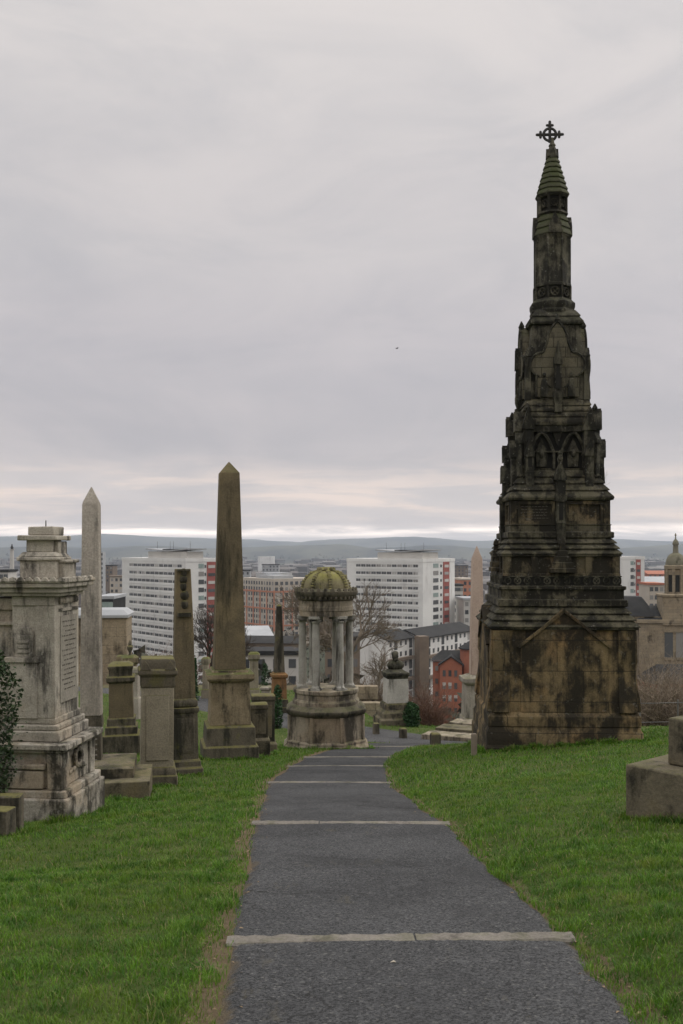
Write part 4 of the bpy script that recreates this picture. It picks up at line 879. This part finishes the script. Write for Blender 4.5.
bare_tree(352, 52, 580, .8, 'large bare tree spreading out directly behind the domed monument', 12, .20, 6, .12, fork=.3)
bare_tree(372, 46, 640, .9, 'low bare tree with arching branches between domed monument and bust', 21, .11, 5, fork=.22)
bare_tree(330, 60, 605, .8, 'slight bare tree seen between the columns of the domed monument', 31, .15, 5)
bare_tree(590, 40, 446, .20, 'thin bare tree whose twig tips show right of the Gothic monument', 8, .10, 5, .0, fork=.45).scale.x = .42

def thicket(px, Yc, wpx, yt, yb, mat, label, n, depth=0., name='bare_thicket'):
    k = Yc/1000; x = at(px, Yc); g = float(ground(x, Yc)); zt = hz(yt, Yc); zb = min(g, hz(yb, Yc)); b = MB(); w = wpx*k/2
    t = thing(name, (x, Yc, zb), 0, label, 'shrub'); H = zt-zb
    for i in range(n):
        bx = random.uniform(-w, w); by = random.uniform(-1, 1)*max(w*.4, .8); p = Vector((bx, by, random.random()**2*H*.3)); d = Vector((random.gauss(0, .5), random.gauss(0, .5), 1)).normalized()
        L = H*random.uniform(.3, .8)*(1-.5*abs(bx/w)**2); r = max(.006, .0009*Yc*.42)
        for s in range(4):
            q = p+d*(L/4); b.tube(p, q, r, r*.75, 3); r *= .75
            for _ in range(2):
                e = (d+Vector((random.gauss(0, .9), random.gauss(0, .9), random.gauss(0, .5)))).normalized(); b.tube(q, q+e*L*random.uniform(.1, .25), r*.8, r*.4, 3)
            p = q; d = (d+Vector((random.gauss(0, .28), random.gauss(0, .28), -.10))).normalized()
    b.build('twigs', M[mat], t); return t
thicket(427, 47, 28, 668, 726, 'redscrub', 'reddish brown leafless thicket left of the red brick building', 420)
thicket(668, 38, 74, 652, 745, 'scrub', 'tangled pale leafless thicket right of the Gothic monument', 1000)
thicket(655, 60, 50, 640, 735, 'scrub', 'higher leafless thicket behind the pale one, under the sandstone church', 900)
thicket(365, 56, 40, 655, 715, 'scrub', 'pale leafless scrub filling the gap between domed monument and bust', 420)
thicket(300, 58, 80, 668, 720, 'scrub', 'leafless scrub on the slope behind the slim orange based obelisk', 500)
thicket(165, 76, 60, 636, 690, 'redscrub', 'brown leafless scrub below the left white tower block', 450)
# terrace retaining wall behind the bust and rail on the right
Yc = 44; b = MB()
for i, (y0, y1, dy) in enumerate(((740, 703, 0), (704, 690, 1.2))): b.box(at(345, Yc), at(388, Yc)-i*.4, dy, dy+.5, hz(y0, Yc), hz(y1, Yc))
o = b.build('terrace_wall', M['church'], None, .03, .01, loc=(0, Yc, 0)); tag(o, 'low stepped stone terrace wall behind the bust monument', 'wall')
Yc = 30; t = thing('handrail', (at(640, Yc), Yc, 0), -.12, 'thin metal handrail crossing the thicket right of the Gothic monument', 'railing')
for y in (703, 722):
    b = MB(); b.tube((-.4, 0, hz(y+1, Yc)), (2.6, 0, hz(y-3, Yc)), .013, .013, 6); b.build('rail', M['rail'], t)
for x in (0., 1.1, 2.2):
    b = MB(); b.tube((x, 0, hz(770, Yc)), (x, 0, hz(699, Yc)), .022, .022, 6); b.build('post', M['rail'], t)

# ------------------------------------------------------------------ city: tower blocks
def tower(cx, cy, dA, LA, LB, zroof, floors, fh, label, pent=True, fr=(.31, .47, .53, .58, .62, .81)):
    rot = math.atan2(dA[1], dA[0])-PI/2; zb = -53.
    t = thing('tower_block', (cx, cy, zb), rot, label, 'tower block', 'white tower blocks')
    Zr = zroof-zb
    b = MB(); b.box(0, LB, 0, LA, 0, Zr); b.box(-.12, LB+.12, -.12, LA+.12, Zr-.9, Zr+.25); b.build('wall', M['white'], t)
    rest = MB()
    for f in range(floors):
        z = Zr-1.2-(f+1)*fh+1.0
        w = (LA*.82)/12
        for i in range(12):
            y0 = LA*.06+i*w
            b = MB() if f < 4 else rest
            b.box(-.06, .1, y0+w*.04, y0+w*.44, z+.1, z+1.0); b.box(-.06, .1, y0+w*.49, y0+w*.90, z+.1, z+1.0)
            if f < 4: b.build('window', M['glass'], t)
        b = MB(); b.box(-.14, .05, LA*.05, LA*.89, z-.75, z-.12); b.box(-.10, .04, LA*.05, LA*.89, z+1.3, z+1.42); b.build('spandrel', M['white'], t)
    for f in range(floors):
        z = Zr-1.4-(f+1)*fh+1.0
        b = MB(); b.box(LB*fr[0], LB*fr[1], -.07, .1, z, z+1.5); b.build('window', M['palegreen'] if f % 4 == 0 else M['glass'], t)
        b = MB(); b.box(LB*fr[2], LB*fr[3], -.07, .1, z+.1, z+1.1); b.build('window', M['glass'], t)
    b = MB(); b.box(LB*fr[4], LB*fr[5], -.22, .1, .5, Zr-1.0); b.build('red_strip', M['red'], t)
    for f in range(floors):
        z = Zr-1.4-(f+1)*fh+1.0
        b = MB(); b.box(LB*(fr[4]+.03), LB*(fr[5]-.03), -.30, -.05, z, z+1.0); b.build('balcony_window', M['glass'] if f % 2 else M['offwhite'], t)
    o = rest.build('lower_windows', M['glass'], t); o['kind'] = 'stuff'
    if pent:
        b = MB(); b.box(.8, LB*.5, LA*.015, LA*.60, Zr, Zr+2.5); b.build('penthouse', M['offwhite'], t)
        b = MB()
        for y0, y1, z0, z1 in ((-.01, .30, 3.15, 2.5), (.30, .62, 2.5, 3.15)):
            b.add([(x, LA*y, Zr+z+h) for h in (0, .4) for x, y, z in ((.3, y0, z0), (LB*.54, y0, z0), (LB*.54, y1, z1), (.3, y1, z1))], [(3, 2, 1, 0), (4, 5, 6, 7), (0, 1, 5, 4), (1, 2, 6, 5), (2, 3, 7, 6), (3, 0, 4, 7)])
        b.build('butterfly_roof', M['palegrey'], t); b = MB(); b.box(.9, LB*.45, LA*.22, LA*.38, Zr+2.5, Zr+3.35); b.build('lift_house', M['slate'], t)
        b = MB(); 
        for q in (.2, .45, .5, .7): b.tube((LB*.5, LA*q, Zr), (LB*.5, LA*q, Zr+6), .08, .04, 4)
        b.build('aerial', M['iron'], t)
    return t
tower(-51.3, 330, (-28.8, 35), 45.3, 14.0, hz(559, 335), 17, 2.66, 'white tower block with red strip, behind the broken pillar on the left', True, (.34, .49, .505, .55, .57, .82))
tower(28.5, 350, (-26.5, 17), 31.5, 25, hz(559.5, 352), 17, 2.62, 'broad white tower block in the centre, between dome and pink obelisk')
tower(at(619, 385), 385, (-12, 30), 34, 12.0, hz(557, 385), 16, 2.7, 'partly hidden white tower block with red strip, right of the Gothic monument', False, (.45, .58, .60, .63, .66, .84))

# orange and cream office block
def grid_block(px, Yc, dA, LA, LB, yt, floors, fh, label):
    cx = at(px, Yc); rot = math.atan2(dA[1], dA[0])-PI/2; zb = -53; Zr = hz(yt, Yc)-zb
    t = thing('office_block', (cx, Yc, zb), rot, label, 'building')
    b = MB(); b.box(0, LB, 0, LA, 0, Zr); b.build('wall', M['cream'], t)
    rest = MB()
    for f in range(floors):
        z = Zr-.8-(f+1)*fh+.5; w = LA/13; w2 = LB/9
        spots = [(-.1, .1, i*w+w*.25, i*w+w*.75) for i in range(13)]+[(i*w2+w2*.22, i*w2+w2*.78, -.1, .1) for i in range(9)]
        for q in spots:
            b = MB() if f < 4 else rest
            b.box(*q, z, z+fh*.6)
            if f < 4: b.build('window', M['glass'], t)
    o = rest.build('lower_windows', M['glass'], t); o['kind'] = 'stuff'
    b = MB()
    for f in (2, 5, 8): z = Zr-.8-f*fh; b.box(-.3, LB+.3, -.3, LA+.3, z-.35, z+.35)
    n = 5
    for i in range(n+1): b.box(-.32, .1, LA*i/n-.35, LA*i/n+.35, Zr-9.2*fh, Zr-2*fh); b.box(LB*i/n-.35, LB*i/n+.35, -.32, .1, Zr-9.2*fh, Zr-2*fh)
    b.build('orange_frame', M['orange'], t)
    b = MB(); b.box(2, LB*.5, 3, LA*.55, Zr, Zr+1.6); b.box(LB*.2, LB*.8, LA*.5, LA*.8, Zr, Zr+2.6); b.build('plant_room', M['palegrey'], t)
grid_block(274, 500, (-16, 22), 33, 27, 579, 10, 2.85, 'cream office block with orange framed grid, between large obelisk and dome')

# deck access flats with slate roofs
def flats(cx, cy, d, L, Wd, zeave, floors, label):
    rot = math.atan2(d[1], d[0]); zb = -52.; e = zeave-zb
    t = thing('flats', (cx, cy, zb), rot, label, 'flats', 'slate roofed flats')
    b = MB(); b.box(0, L, 0, Wd, 0, e); b.m = Matrix.Rotation(PI/2, 4, 'Z'); b.m = Matrix()
    b.add([(0, 0, e), (0, Wd, e), (0, Wd*.5, e+1.7), (L, 0, e), (L, Wd, e), (L, Wd*.5, e+1.7)], [(0, 1, 2), (3, 5, 4)]); b.build('wall', M['white'], t)
    b = MB(); b.add([(-.35, -.5, e-.1), (L+.35, -.5, e-.1), (L+.35, Wd*.5, e+1.9), (-.35, Wd*.5, e+1.9), (-.35, Wd+.5, e-.1), (L+.35, Wd+.5, e-.1), (-.35, -.5, e-.35), (L+.35, -.5, e-.35), (-.35, Wd+.5, e-.35), (L+.35, Wd+.5, e-.35), (-.35, Wd*.5, e+1.6), (L+.35, Wd*.5, e+1.6)],
        [(0, 1, 2, 3), (3, 2, 5, 4), (0, 6, 7, 1), (4, 5, 9, 8), (0, 3, 10, 6), (3, 4, 8, 10), (1, 7, 11, 2), (2, 11, 9, 5), (6, 10, 11, 7), (10, 8, 9, 11)]); b.build('roof', M['slate'], t)
    n = max(3, int(L/2.4))
    for f in range(floors):
        z = e-(f+1)*2.6+.7
        for i in range(n):
            x = L*(i+.5)/n
            b = MB(); b.box(x-.42, x+.42, -.08, .1, z+.2, z+1.3) if i % 3 != 1 else b.box(x-.75, x+.75, -.06, .1, z-.7, z+1.5); b.build('window' if i % 3 != 1 else 'balcony_opening', M['glass'], t)
        if f % 2: b = MB(); b.box(0.5, L-.3, -1.1, .05, z-.85, z-.1); b.build('access_deck', M['brown'], t)
    return t
dd = (.54, .84)
flats(at(388, 240), 240, dd, 12.5, 8.2, hz(640.5, 240), 6, 'slate roofed white flats with blank gable end, behind the bust monument')
flats(at(421, 252), 250, dd, 31, 9.5, hz(637, 252), 6, 'long slate roofed flats behind the red brick building')
b = MB(); Yc = 246; b.box(-1.3, 1.3, -1.3, 1.5, -52-hz(637, Yc)*0, hz(636, Yc)); o = b.build('stair_tower', M['brown'], None, 0, loc=(at(422, Yc), Yc, 0), rotz=.4); tag(o, 'brown stair tower standing between the two slate roofed flats', 'tower')

# red brick housing
Yc = 200; k = .2; zb = -46
t = thing('brick_building', (at(452, Yc), Yc, 0), -.12, 'red brick building with gabled front and slate roof, left of the pink obelisk', 'building')
e = hz(664, Yc)
b = MB(); b.box(-2.4, 2.0, 0, 7, zb, e); b.prism([(-2.4, e), (2.0, e), (-.2, hz(658, Yc)+.3)], 0, 6.9); b.box(-3.9, 7, 2.5, 9, zb, hz(662, Yc)); b.poly([(2.6, zb), (2.6, hz(650, Yc))], 8, 4.2, 3.2); b.build('wall', M['brick'], t)
b = MB(); b.add([(-2.8, -.3, e-.2), (-.2, -.3, hz(657.5, Yc)+.3), (-.2, 9, hz(657.5, Yc)+.3), (-2.8, 9, e-.2), (2.4, -.3, e-.2), (2.4, 9, e-.2), (-2.8, -.3, e-.45), (-.2, -.3, hz(658.8, Yc)+.3), (2.4, -.3, e-.45)], [(0, 1, 2, 3), (1, 4, 5, 2), (0, 6, 7, 1), (1, 7, 8, 4)])
b.add([(-4.2, 2.2, hz(662, Yc)-.2), (7.2, 2.2, hz(662, Yc)-.2), (6.5, 5.7, hz(653, Yc)), (-2.2, 5.7, hz(653, Yc)), (-4.2, 9.3, hz(662, Yc)-.2), (7.2, 9.3, hz(662, Yc)-.2)], [(0, 1, 2, 3), (3, 2, 5, 4), (0, 3, 4), (1, 5, 2)]); b.poly([(3.0, hz(650, Yc)), (3.0, hz(649, Yc)), (.4, hz(641, Yc))], 8, 4.2, 3.2); b.build('roof', M['slate'], t)
for y in (673.5, 686, 698.5, 711):
    for x in (-1.55, -.4, .75):
        b = MB(); b.box(x-.30, x+.30, -.05, .05, hz(y+3.0, Yc), hz(y-3.2, Yc)); w = b.build('window', M['glass'], t)
        b = MB(); b.box(x-.33, x+.33, -.09, -.04, hz(y-.2, Yc), hz(y-3.4, Yc)); b.build('blind', M['offwhite'], w) if random.random() < .6 and y > 680 else None
for y in (670, 683, 696):
    b = MB(); b.box(-3.4, -2.8, 2.42, 2.52, hz(y+2.5, Yc), hz(y-2.5, Yc)); b.build('window', M['glass'], t)
# second red brick terrace on the right
Yc = 130; t = thing('brick_building', (at(662, Yc), Yc, 0), .12, 'low red brick house with dark roof at the right frame edge', 'building')
b = MB(); b.box(-1, 8, 0, 6, -30, hz(684, Yc)); b.build('wall', M['brick'], t)
b = MB(); b.add([(-1.3, -.3, hz(684, Yc)), (8.3, -.3, hz(684, Yc)), (7.5, 3, hz(667, Yc)), (.6, 3, hz(667, Yc)), (-1.3, 6.3, hz(684, Yc)), (8.3, 6.3, hz(684, Yc))], [(0, 1, 2, 3), (3, 2, 5, 4), (0, 3, 4), (1, 5, 2), (0, 4, 5, 1)]); b.build('roof', M['slate'], t)
for y in (691, 704):
    for x in (-.3, .9, 2.1, 3.6): b = MB(); b.box(x, x+.75, -.05, .05, hz(y+4.5, Yc), hz(y-3.5, Yc)); b.build('window', M['glass'], t)

# sandstone church with domed turret
Yc = 180; k = .18; Zc = lambda y: hz(y, Yc)
t = thing('church', (at(645, Yc), Yc, 0), -.12, 'sandstone church with slate roofs and a small domed turret, at the right edge', 'church')
b = MB(); b.box(-3.2, 3.0, .8, 12, -45, Zc(617)); b.box(-1.0, 14, 0, 11, -45, Zc(623)); b.box(-1.4, 14.3, -.35, 11, Zc(623), Zc(619.5)); b.box(-3.5, 0, .6, 12, Zc(619), Zc(616.5)); b.build('wall', M['church'], t, .05)
b = MB(); b.add([(-1.4, -.3, Zc(620)), (14.2, -.3, Zc(620)), (12, 5.5, Zc(607)), (1.2, 5.5, Zc(607)), (-1.4, 11.2, Zc(620)), (14.2, 11.2, Zc(620))], [(0, 1, 2, 3), (3, 2, 5, 4), (0, 3, 4), (1, 5, 2), (0, 4, 5, 1)])
b.sq([(3.5, 5.9, Zc(616.6)), (2.6, 4, Zc(605)), (1.8, 2.4, Zc(598))], -1.7, 6.3); b.build('roof', M['slate'], t)
for px in (668, 679):
    b = MB(); x = at(px, Yc)-at(645, Yc); b.box(x-.72, x+.72, -.06, .1, Zc(657), Zc(632)); w = b.build('window', M['glass'], t); b = MB(); b.box(x-.9, x+.9, -.18, .05, Zc(632), Zc(630)); b.box(x-.9, x+.9, -.18, .05, Zc(659.5), Zc(657)); b.build('window_frame', M['church'], w)
cxx = at(677.5, Yc)-at(645, Yc); cyy = 2.5
b = MB(); b.sq([(2.8, Zc(625)), (2.8, Zc(597)), (3.0, Zc(596.5)), (3.0, Zc(594.5)), (2.3, Zc(594))], cxx, cyy); b.build('turret_base', M['church'], t, .04)
b = MB(); b.poly([(1.75, Zc(595)), (1.75, Zc(570)), (2.0, Zc(569)), (2.05, Zc(566)), (1.8, Zc(565))], 8, cxx, cyy, PI/8)
for i in range(8): a = PI/8+i*PI/4; b.sq([(.22, Zc(595)), (.22, Zc(569))], cxx+1.72*math.cos(a), cyy+1.72*math.sin(a), a)
b.build('turret_drum', M['church'], t)
for i in range(8):
    a = i*PI/4-PI/2; b = MB(); b.m = Matrix.Translation((cxx, cyy, 0)) @ Matrix.Rotation(a+PI/2, 4, 'Z'); b.box(-.36, .36, -1.67, -1.4, Zc(592), Zc(575)); b.build('turret_window', M['void'], t)
b = MB(); b.poly([(1.78*math.cos(q)**.8 if q < 1.5 else .4, Zc(565.5)+2.3*math.sin(q)) for q in np.linspace(0, 1.45, 9)], 24, cxx, cyy); b.build('dome', M['churchdome'], t)
b = MB(); b.poly([(.62, Zc(553.5)), (.50, Zc(552)), (.45, Zc(545)), (.6, Zc(544.5)), (.6, Zc(543.6)), (.45, Zc(541)), (.15, Zc(539)), (.08, Zc(536)), (.2, Zc(535.4)), (.04, Zc(533))], 12, cxx, cyy); b.build('lantern', M['churchdome'], t)

# ------------------------------------------------------------------ further buildings
def block(px0, px1, Yc, yt, mat, label, roofmat=None, rows=0, name='building', depth=None, rot=0., roofh=0., cat='building', group=None, winmat='glass', yb=None):
    x0, x1 = at(px0, Yc), at(px1, Yc); w = (x1-x0)/2; d = depth or max(8, w*1.3); zb = -54; zt = hz(yt, Yc)
    t = thing(name, ((x0+x1)/2, Yc, 0), rot, label, cat, group)
    b = MB(); b.box(-w, w, 0, d, zb, zt); b.build('wall', mat, t)
    if roofmat:
        b = MB()
        if roofh: b.add([(-w-.4, -.4, zt-.02), (w+.4, -.4, zt-.02), (w+.4, d+.4, zt-.02), (-w-.4, d+.4, zt-.02), (-w, d/2, zt+roofh), (w, d/2, zt+roofh)], [(0, 1, 5, 4), (2, 3, 4, 5), (0, 4, 3), (1, 2, 5), (3, 2, 1, 0)])
        else: b.box(-w-.3, w+.3, -.3, d+.3, zt, zt+.7)
        b.build('roof', roofmat, t)
    fh = 2.9
    for r in range(rows):
        n = max(3, int(2*w/2.6)); z = zt-(r+1)*fh+.7
        for i in range(n):
            x = -w+2*w*(i+.5)/n; b = MB(); b.box(x-.62, x+.62, -.07, .1, z, z+1.5); b.build('window', M[winmat], t)
    return t
block(97, 113, 240, 599, M['slate'], 'dark glazed building with pale frames, just left of the left tower block', M['palegrey'], 2, winmat='palegreen', depth=14)
block(113, 121.5, 300, 598, M['red'], 'red walled building between dark glazed block and left tower block', M['palegrey'], 3, depth=5)
block(243, 273, 230, 637, M['offwhite'], 'low white warehouse with pale curved roof, right of the large obelisk', M['palegrey'], 0, roofh=2.0, depth=16, rot=.2)
block(240, 300, 205, 643, M['brown'], 'long low dark brown building in front of the white warehouse', M['slate'], 1, depth=7, roofh=1.2, rot=-.1)
block(238, 300, 170, 655, M['offwhite'], 'low white rendered terrace behind the slim orange based obelisk', M['slate'], 2, depth=7, rot=.05)
block(325, 360, 190, 640, M['brown'], 'brown flat roofed building behind the columns of the dome', M['slate'], 3, depth=10)
block(97.5, 102.5, 620, 552, M['palegrey'], 'slim pale blue grey tower seen right of the slender obelisk tip', None, 12)
block(110, 123, 520, 577, M['cream'], 'beige block of flats left of the left tower block', M['brown'], 6, rot=.2)
block(102, 113, 700, 566, M['brown'], 'brown brick block with flat roof beyond the beige flats', M['slate'], 4, rot=-.2)
block(455, 463, 420, 586, M['offwhite'], 'pale narrow flats immediately right of the central tower block', M['slate'], 8, depth=12)
block(462, 478, 440, 580, M['orange'], 'pinkish orange block left of the Gothic monument beyond central tower', M['cream'], 8, depth=14, rot=.3)
block(464, 480, 360, 600, M['offwhite'], 'white flats with dark windows behind the pink obelisk', M['palegrey'], 8, depth=14, rot=.1)
block(649, 664, 350, 585, M['cream'], 'cream and red low block between right tower block and church turret', M['brick'], 4, depth=12)
block(630, 690, 520, 583, M['palegrey'], 'long grey industrial shed behind the church turret', M['palegrey'], 0, depth=30, roofh=3)
block(648, 672, 640, 574, M['brick'], 'long red roofed building far behind the church turret', M['brick'], 2, depth=20, roofh=2)
block(214, 222, 450, 583, M['brown'], 'dark brown block half hidden behind the large obelisk', M['slate'], 6)
block(236, 250, 620, 571, M['palegrey'], 'pale grey block rising left of the orange framed office', M['slate'], 5)
block(262, 279, 900, 565, M['palegrey'], 'pair of dark plant rooms on a grey block above the orange office', M['slate'], 3)
block(258, 274, 1900, 556.5, M['white'], 'distant white slab block above the orange framed office', None, 0, depth=20)
block(454, 468, 900, 566, M['brown'], 'hazy brown block beyond the central tower block', M['slate'], 4)
block(-6, 8, 300, 572, M['offwhite'], 'pale flats at the far left edge behind the grey tomb', M['slate'], 6)
Yc = 420; t = thing('memorial_column', (at(12, Yc), Yc, 0), 0, 'slim pale column with dark figure on top, far left beside the tomb', 'column')
b = MB(); b.poly([(1.5, -52), (1.5, hz(580, Yc)), (1.0, hz(579, Yc)), (.75, hz(550, Yc)), (1.1, hz(549.5, Yc)), (1.1, hz(549, Yc))], 12); b.build('shaft', M['offwhite'], t); b = MB(); b.poly([(.5, hz(549, Yc)), (.65, hz(547.5, Yc)), (.25, hz(545.6, Yc)), (.3, hz(544.8, Yc)), (.05, hz(544, Yc))], 8); b.build('statue', M['iron'], t)

# far city and trees: masses nobody could count
b = MB()
for i in range(1500):
    Yc = 620*math.exp(random.random()*1.75); x = random.uniform(-.5, .5)*Yc; w = random.uniform(4, 14)*(1+Yc/4000); d = random.uniform(5, 12); h = random.choice((6, 8, 9, 11, 14, 20 if random.random() < .3 else 10)); g = float(ground(x, Yc)); a = random.uniform(-.6, .6)
    if -52+h > -2-Yc*.006: h = 9
    b.sq([(w, d, g-1), (w, d, g+h)], x, Yc, a)
    if random.random() < .6: b.sq([(w*1.02, d*1.04, g+h), (w, .3, g+h+3)], x, Yc, a)
o = b.build('distant_city', M['farcity']); tag(o, 'hazy mass of low city buildings stretching to the hills', 'city', kind='stuff')
b = MB()
for i in range(2300):
    Yc = 110*math.exp(random.random()*3.7); x = random.uniform(-.5, .5)*Yc; g = float(ground(x, Yc)); hgt = random.uniform(5, 11)*(1+Yc/6000)
    if Yc < 330 and random.random() < .35: continue
    n = 46 if Yc < 600 else 16
    for j in range(n):
        a = random.random()*6.28; q = random.random(); r = hgt*.38*math.sqrt(max(0, 1-(2*q-1)**2))*random.random()**.4
        b.leaf((x+r*math.cos(a), Yc+r*math.sin(a), g+hgt*(.15+.85*q)), hgt*(.10 if n > 20 else .2)*random.uniform(.6, 1.2))
o = b.build('distant_trees', M['wood_far']); tag(o, 'brownish winter trees scattered through the distant city', 'trees', kind='stuff')

# bird and fallen leaf
t = MB(); t.ball((0, 0, 0), .22, .06, .06, 8, 6)
for s_ in (-1, 1): t.add([(.06, 0, .03), (-.10, 0, .03), (-.08, s_*.28, .14), (.02, s_*.5, .06), (.08, s_*.25, .15), (.06, 0, .055), (-.10, 0, .055)], [(0, 1, 2, 3, 4), (5, 4, 3, 2, 6)])
t.add([(-.18, -.02, 0), (-.36, -.07, .01), (-.36, .07, .01), (-.18, .02, 0)], [(0, 1, 2, 3)])
o = t.build('bird', M['bird'], None, loc=(at(397, 90), 90, hz(348.5, 90)), rotz=.5); o.scale = (.55, .55, .55); tag(o, 'tiny dark bird flying in the grey sky left of the spire', 'bird')
x, Yl, g = hit(393, 966); b = MB(); b.add([(-.014, -.003, .004), (0, -.009, .008), (.015, -.002, .005), (.004, .010, .008)], [(0, 1, 2, 3)]); b.add([(-.014, -.003, .001), (0, -.009, .005), (.015, -.002, .002), (.004, .010, .005)], [(3, 2, 1, 0)])
o = b.build('fallen_leaf', M['leafdry'], None, loc=(x, Yl, float(path_z(x, Yl))+.002)); tag(o, 'single pale fallen leaf on the near asphalt', 'leaf')

# ------------------------------------------------------------------ haze, sky, sun, camera
hb = MB(); hb.box(-9600, 9600, -60, 12400, -75, 170)
hm = NT('haze_air'); pv = hm.n('ShaderNodeVolumePrincipled'); pv.inputs['Color'].default_value = (.74, .83, .97, 1); pv.inputs['Density'].default_value = 1.0e-4; pv.inputs['Anisotropy'].default_value = .2
hm.link(pv.outputs[0], hm.out.inputs['Volume'])
ho = hb.build('haze', hm.mat); tag(ho, kind='stuff')

SUN_EL, SUN_AZ = math.radians(42), math.radians(62)           # azimuth clockwise from the view direction
w = bpy.data.worlds.new('World'); S.world = w; w.use_nodes = True
class WT(NT):
    def __init__(s): s.t = w.node_tree; s.t.nodes.clear(); s.out = s.n('ShaderNodeOutputWorld')
q = WT(); sky = q.n('ShaderNodeTexSky', sky_type='NISHITA'); sky.sun_disc = False; sky.sun_elevation = SUN_EL; sky.sun_rotation = SUN_AZ
g = q.n('ShaderNodeTexCoord').outputs['Generated']; sp = q.n('ShaderNodeSeparateXYZ'); q.link(g, sp.inputs[0]); el = sp.outputs[2]
den = q.math('ADD', q.math('MAXIMUM', el, 0.), .10)
cv = q.n('ShaderNodeCombineXYZ'); q.link(q.math('DIVIDE', sp.outputs[0], den), cv.inputs[0]); q.link(q.math('DIVIDE', sp.outputs[1], den), cv.inputs[1]); cv.inputs[2].default_value = .4
n1 = q.noise(cv.outputs[0], .5, 6, .55, .4); n2 = q.noise(q.vmath('MULTIPLY', g, (2.6, 2.6, 7.)), 1.7, 7, .6, .7)
nz = q.math('ADD', q.math('MULTIPLY', n1, .5), q.math('MULTIPLY', n2, .5))
ramp = q.n('ShaderNodeValToRGB'); cr = ramp.color_ramp; cr.interpolation = 'EASE'
stops = [(0., (.62, .55, .50)), (.012, (.62, .55, .50)), (.024, (.52, .465, .44)), (.05, (.46, .425, .415)), (.10, (.385, .362, .368)), (.20, (.378, .360, .370)), (.30, (.42, .402, .402)), (.48, (.475, .455, .446)), (.66, (.88, .86, .84)), (1., (1.35, 1.33, 1.30))]
cr.elements[0].position, cr.elements[1].position = 0., 1.
for p, c in stops:
    e = cr.elements[0] if p == 0 else cr.elements[-1] if p == 1 else cr.elements.new(p); e.color = (*c, 1)
wel = q.math('ADD', el, q.math('MULTIPLY', q.math('SUBTRACT', n2, .5), .012)); q.link(wel, ramp.inputs[0])
mod = q.mix(q.rng(nz, .36, .64), (.90, .905, .925), (1.10, 1.075, 1.06))
cl = q.mix(1., ramp.outputs[0], mod, 'MULTIPLY')
glow = q.math('MULTIPLY', q.rng(el, .009, .0145), q.rng(el, .0165, .026, 1, 0))          # broken bright gap under the cloud deck
brk = q.rng(q.noise(q.vmath('MULTIPLY', g, (5., 5., 60.)), 1.3, 6, .6, .4), .38, .64, .05, 1.)
cl = q.mix(q.math('MULTIPLY', glow, brk), cl, (1.75, 1.47, 1.26))
low = q.math('MULTIPLY', q.rng(el, .018, .03), q.rng(el, .045, .10, 1, 0))
cl = q.mix(q.math('MULTIPLY', low, q.rng(q.noise(q.vmath('MULTIPLY', g, (4., 4., 38.)), 1.6, 7, .62, .5), .44, .66, 0, .65)), cl, (.76, .605, .51))
bg1 = q.n('ShaderNodeBackground'); q.link(sky.outputs[0], bg1.inputs[0]); bg1.inputs[1].default_value = .08
bg2 = q.n('ShaderNodeBackground'); q.link(cl, bg2.inputs[0]); bg2.inputs[1].default_value = 1.
ms = q.n('ShaderNodeMixShader'); ms.inputs[0].default_value = .95; q.link(bg1.outputs[0], ms.inputs[1]); q.link(bg2.outputs[0], ms.inputs[2]); q.link(ms.outputs[0], q.out.inputs[0])

sl = bpy.data.lights.new('sun', 'SUN'); sl.energy = .8; sl.angle = math.radians(35); sl.color = (1., .95, .88)
so = bpy.data.objects.new('sun', sl); COL.objects.link(so)
dv = Vector((math.sin(SUN_AZ)*math.cos(SUN_EL), math.cos(SUN_AZ)*math.cos(SUN_EL), math.sin(SUN_EL))); so.rotation_euler = dv.to_track_quat('Z', 'Y').to_euler()

cam = bpy.data.cameras.new('camera'); co = bpy.data.objects.new('camera', cam); COL.objects.link(co); S.camera = co
cam.sensor_fit = 'VERTICAL'; cam.sensor_height = 36; cam.lens = 36*F/1024; cam.shift_y = (HY-512)/1024; cam.clip_start = .1; cam.clip_end = 60000
co.rotation_euler = (PI/2, 0, 0); co.location = (0, 0, 0)
cam.dof.use_dof = True; cam.dof.focus_distance = 12; cam.dof.aperture_fstop = 6.3
S.render.resolution_x, S.render.resolution_y = 683, 1024
vs = S.view_settings; vs.view_transform = 'Standard'; vs.look = 'None'; vs.exposure = .55; vs.gamma = 1; vs.use_curve_mapping = False
S.cycles.use_denoising = True; S.cycles.max_bounces = 5; S.cycles.diffuse_bounces = 3; S.cycles.volume_bounces = 1
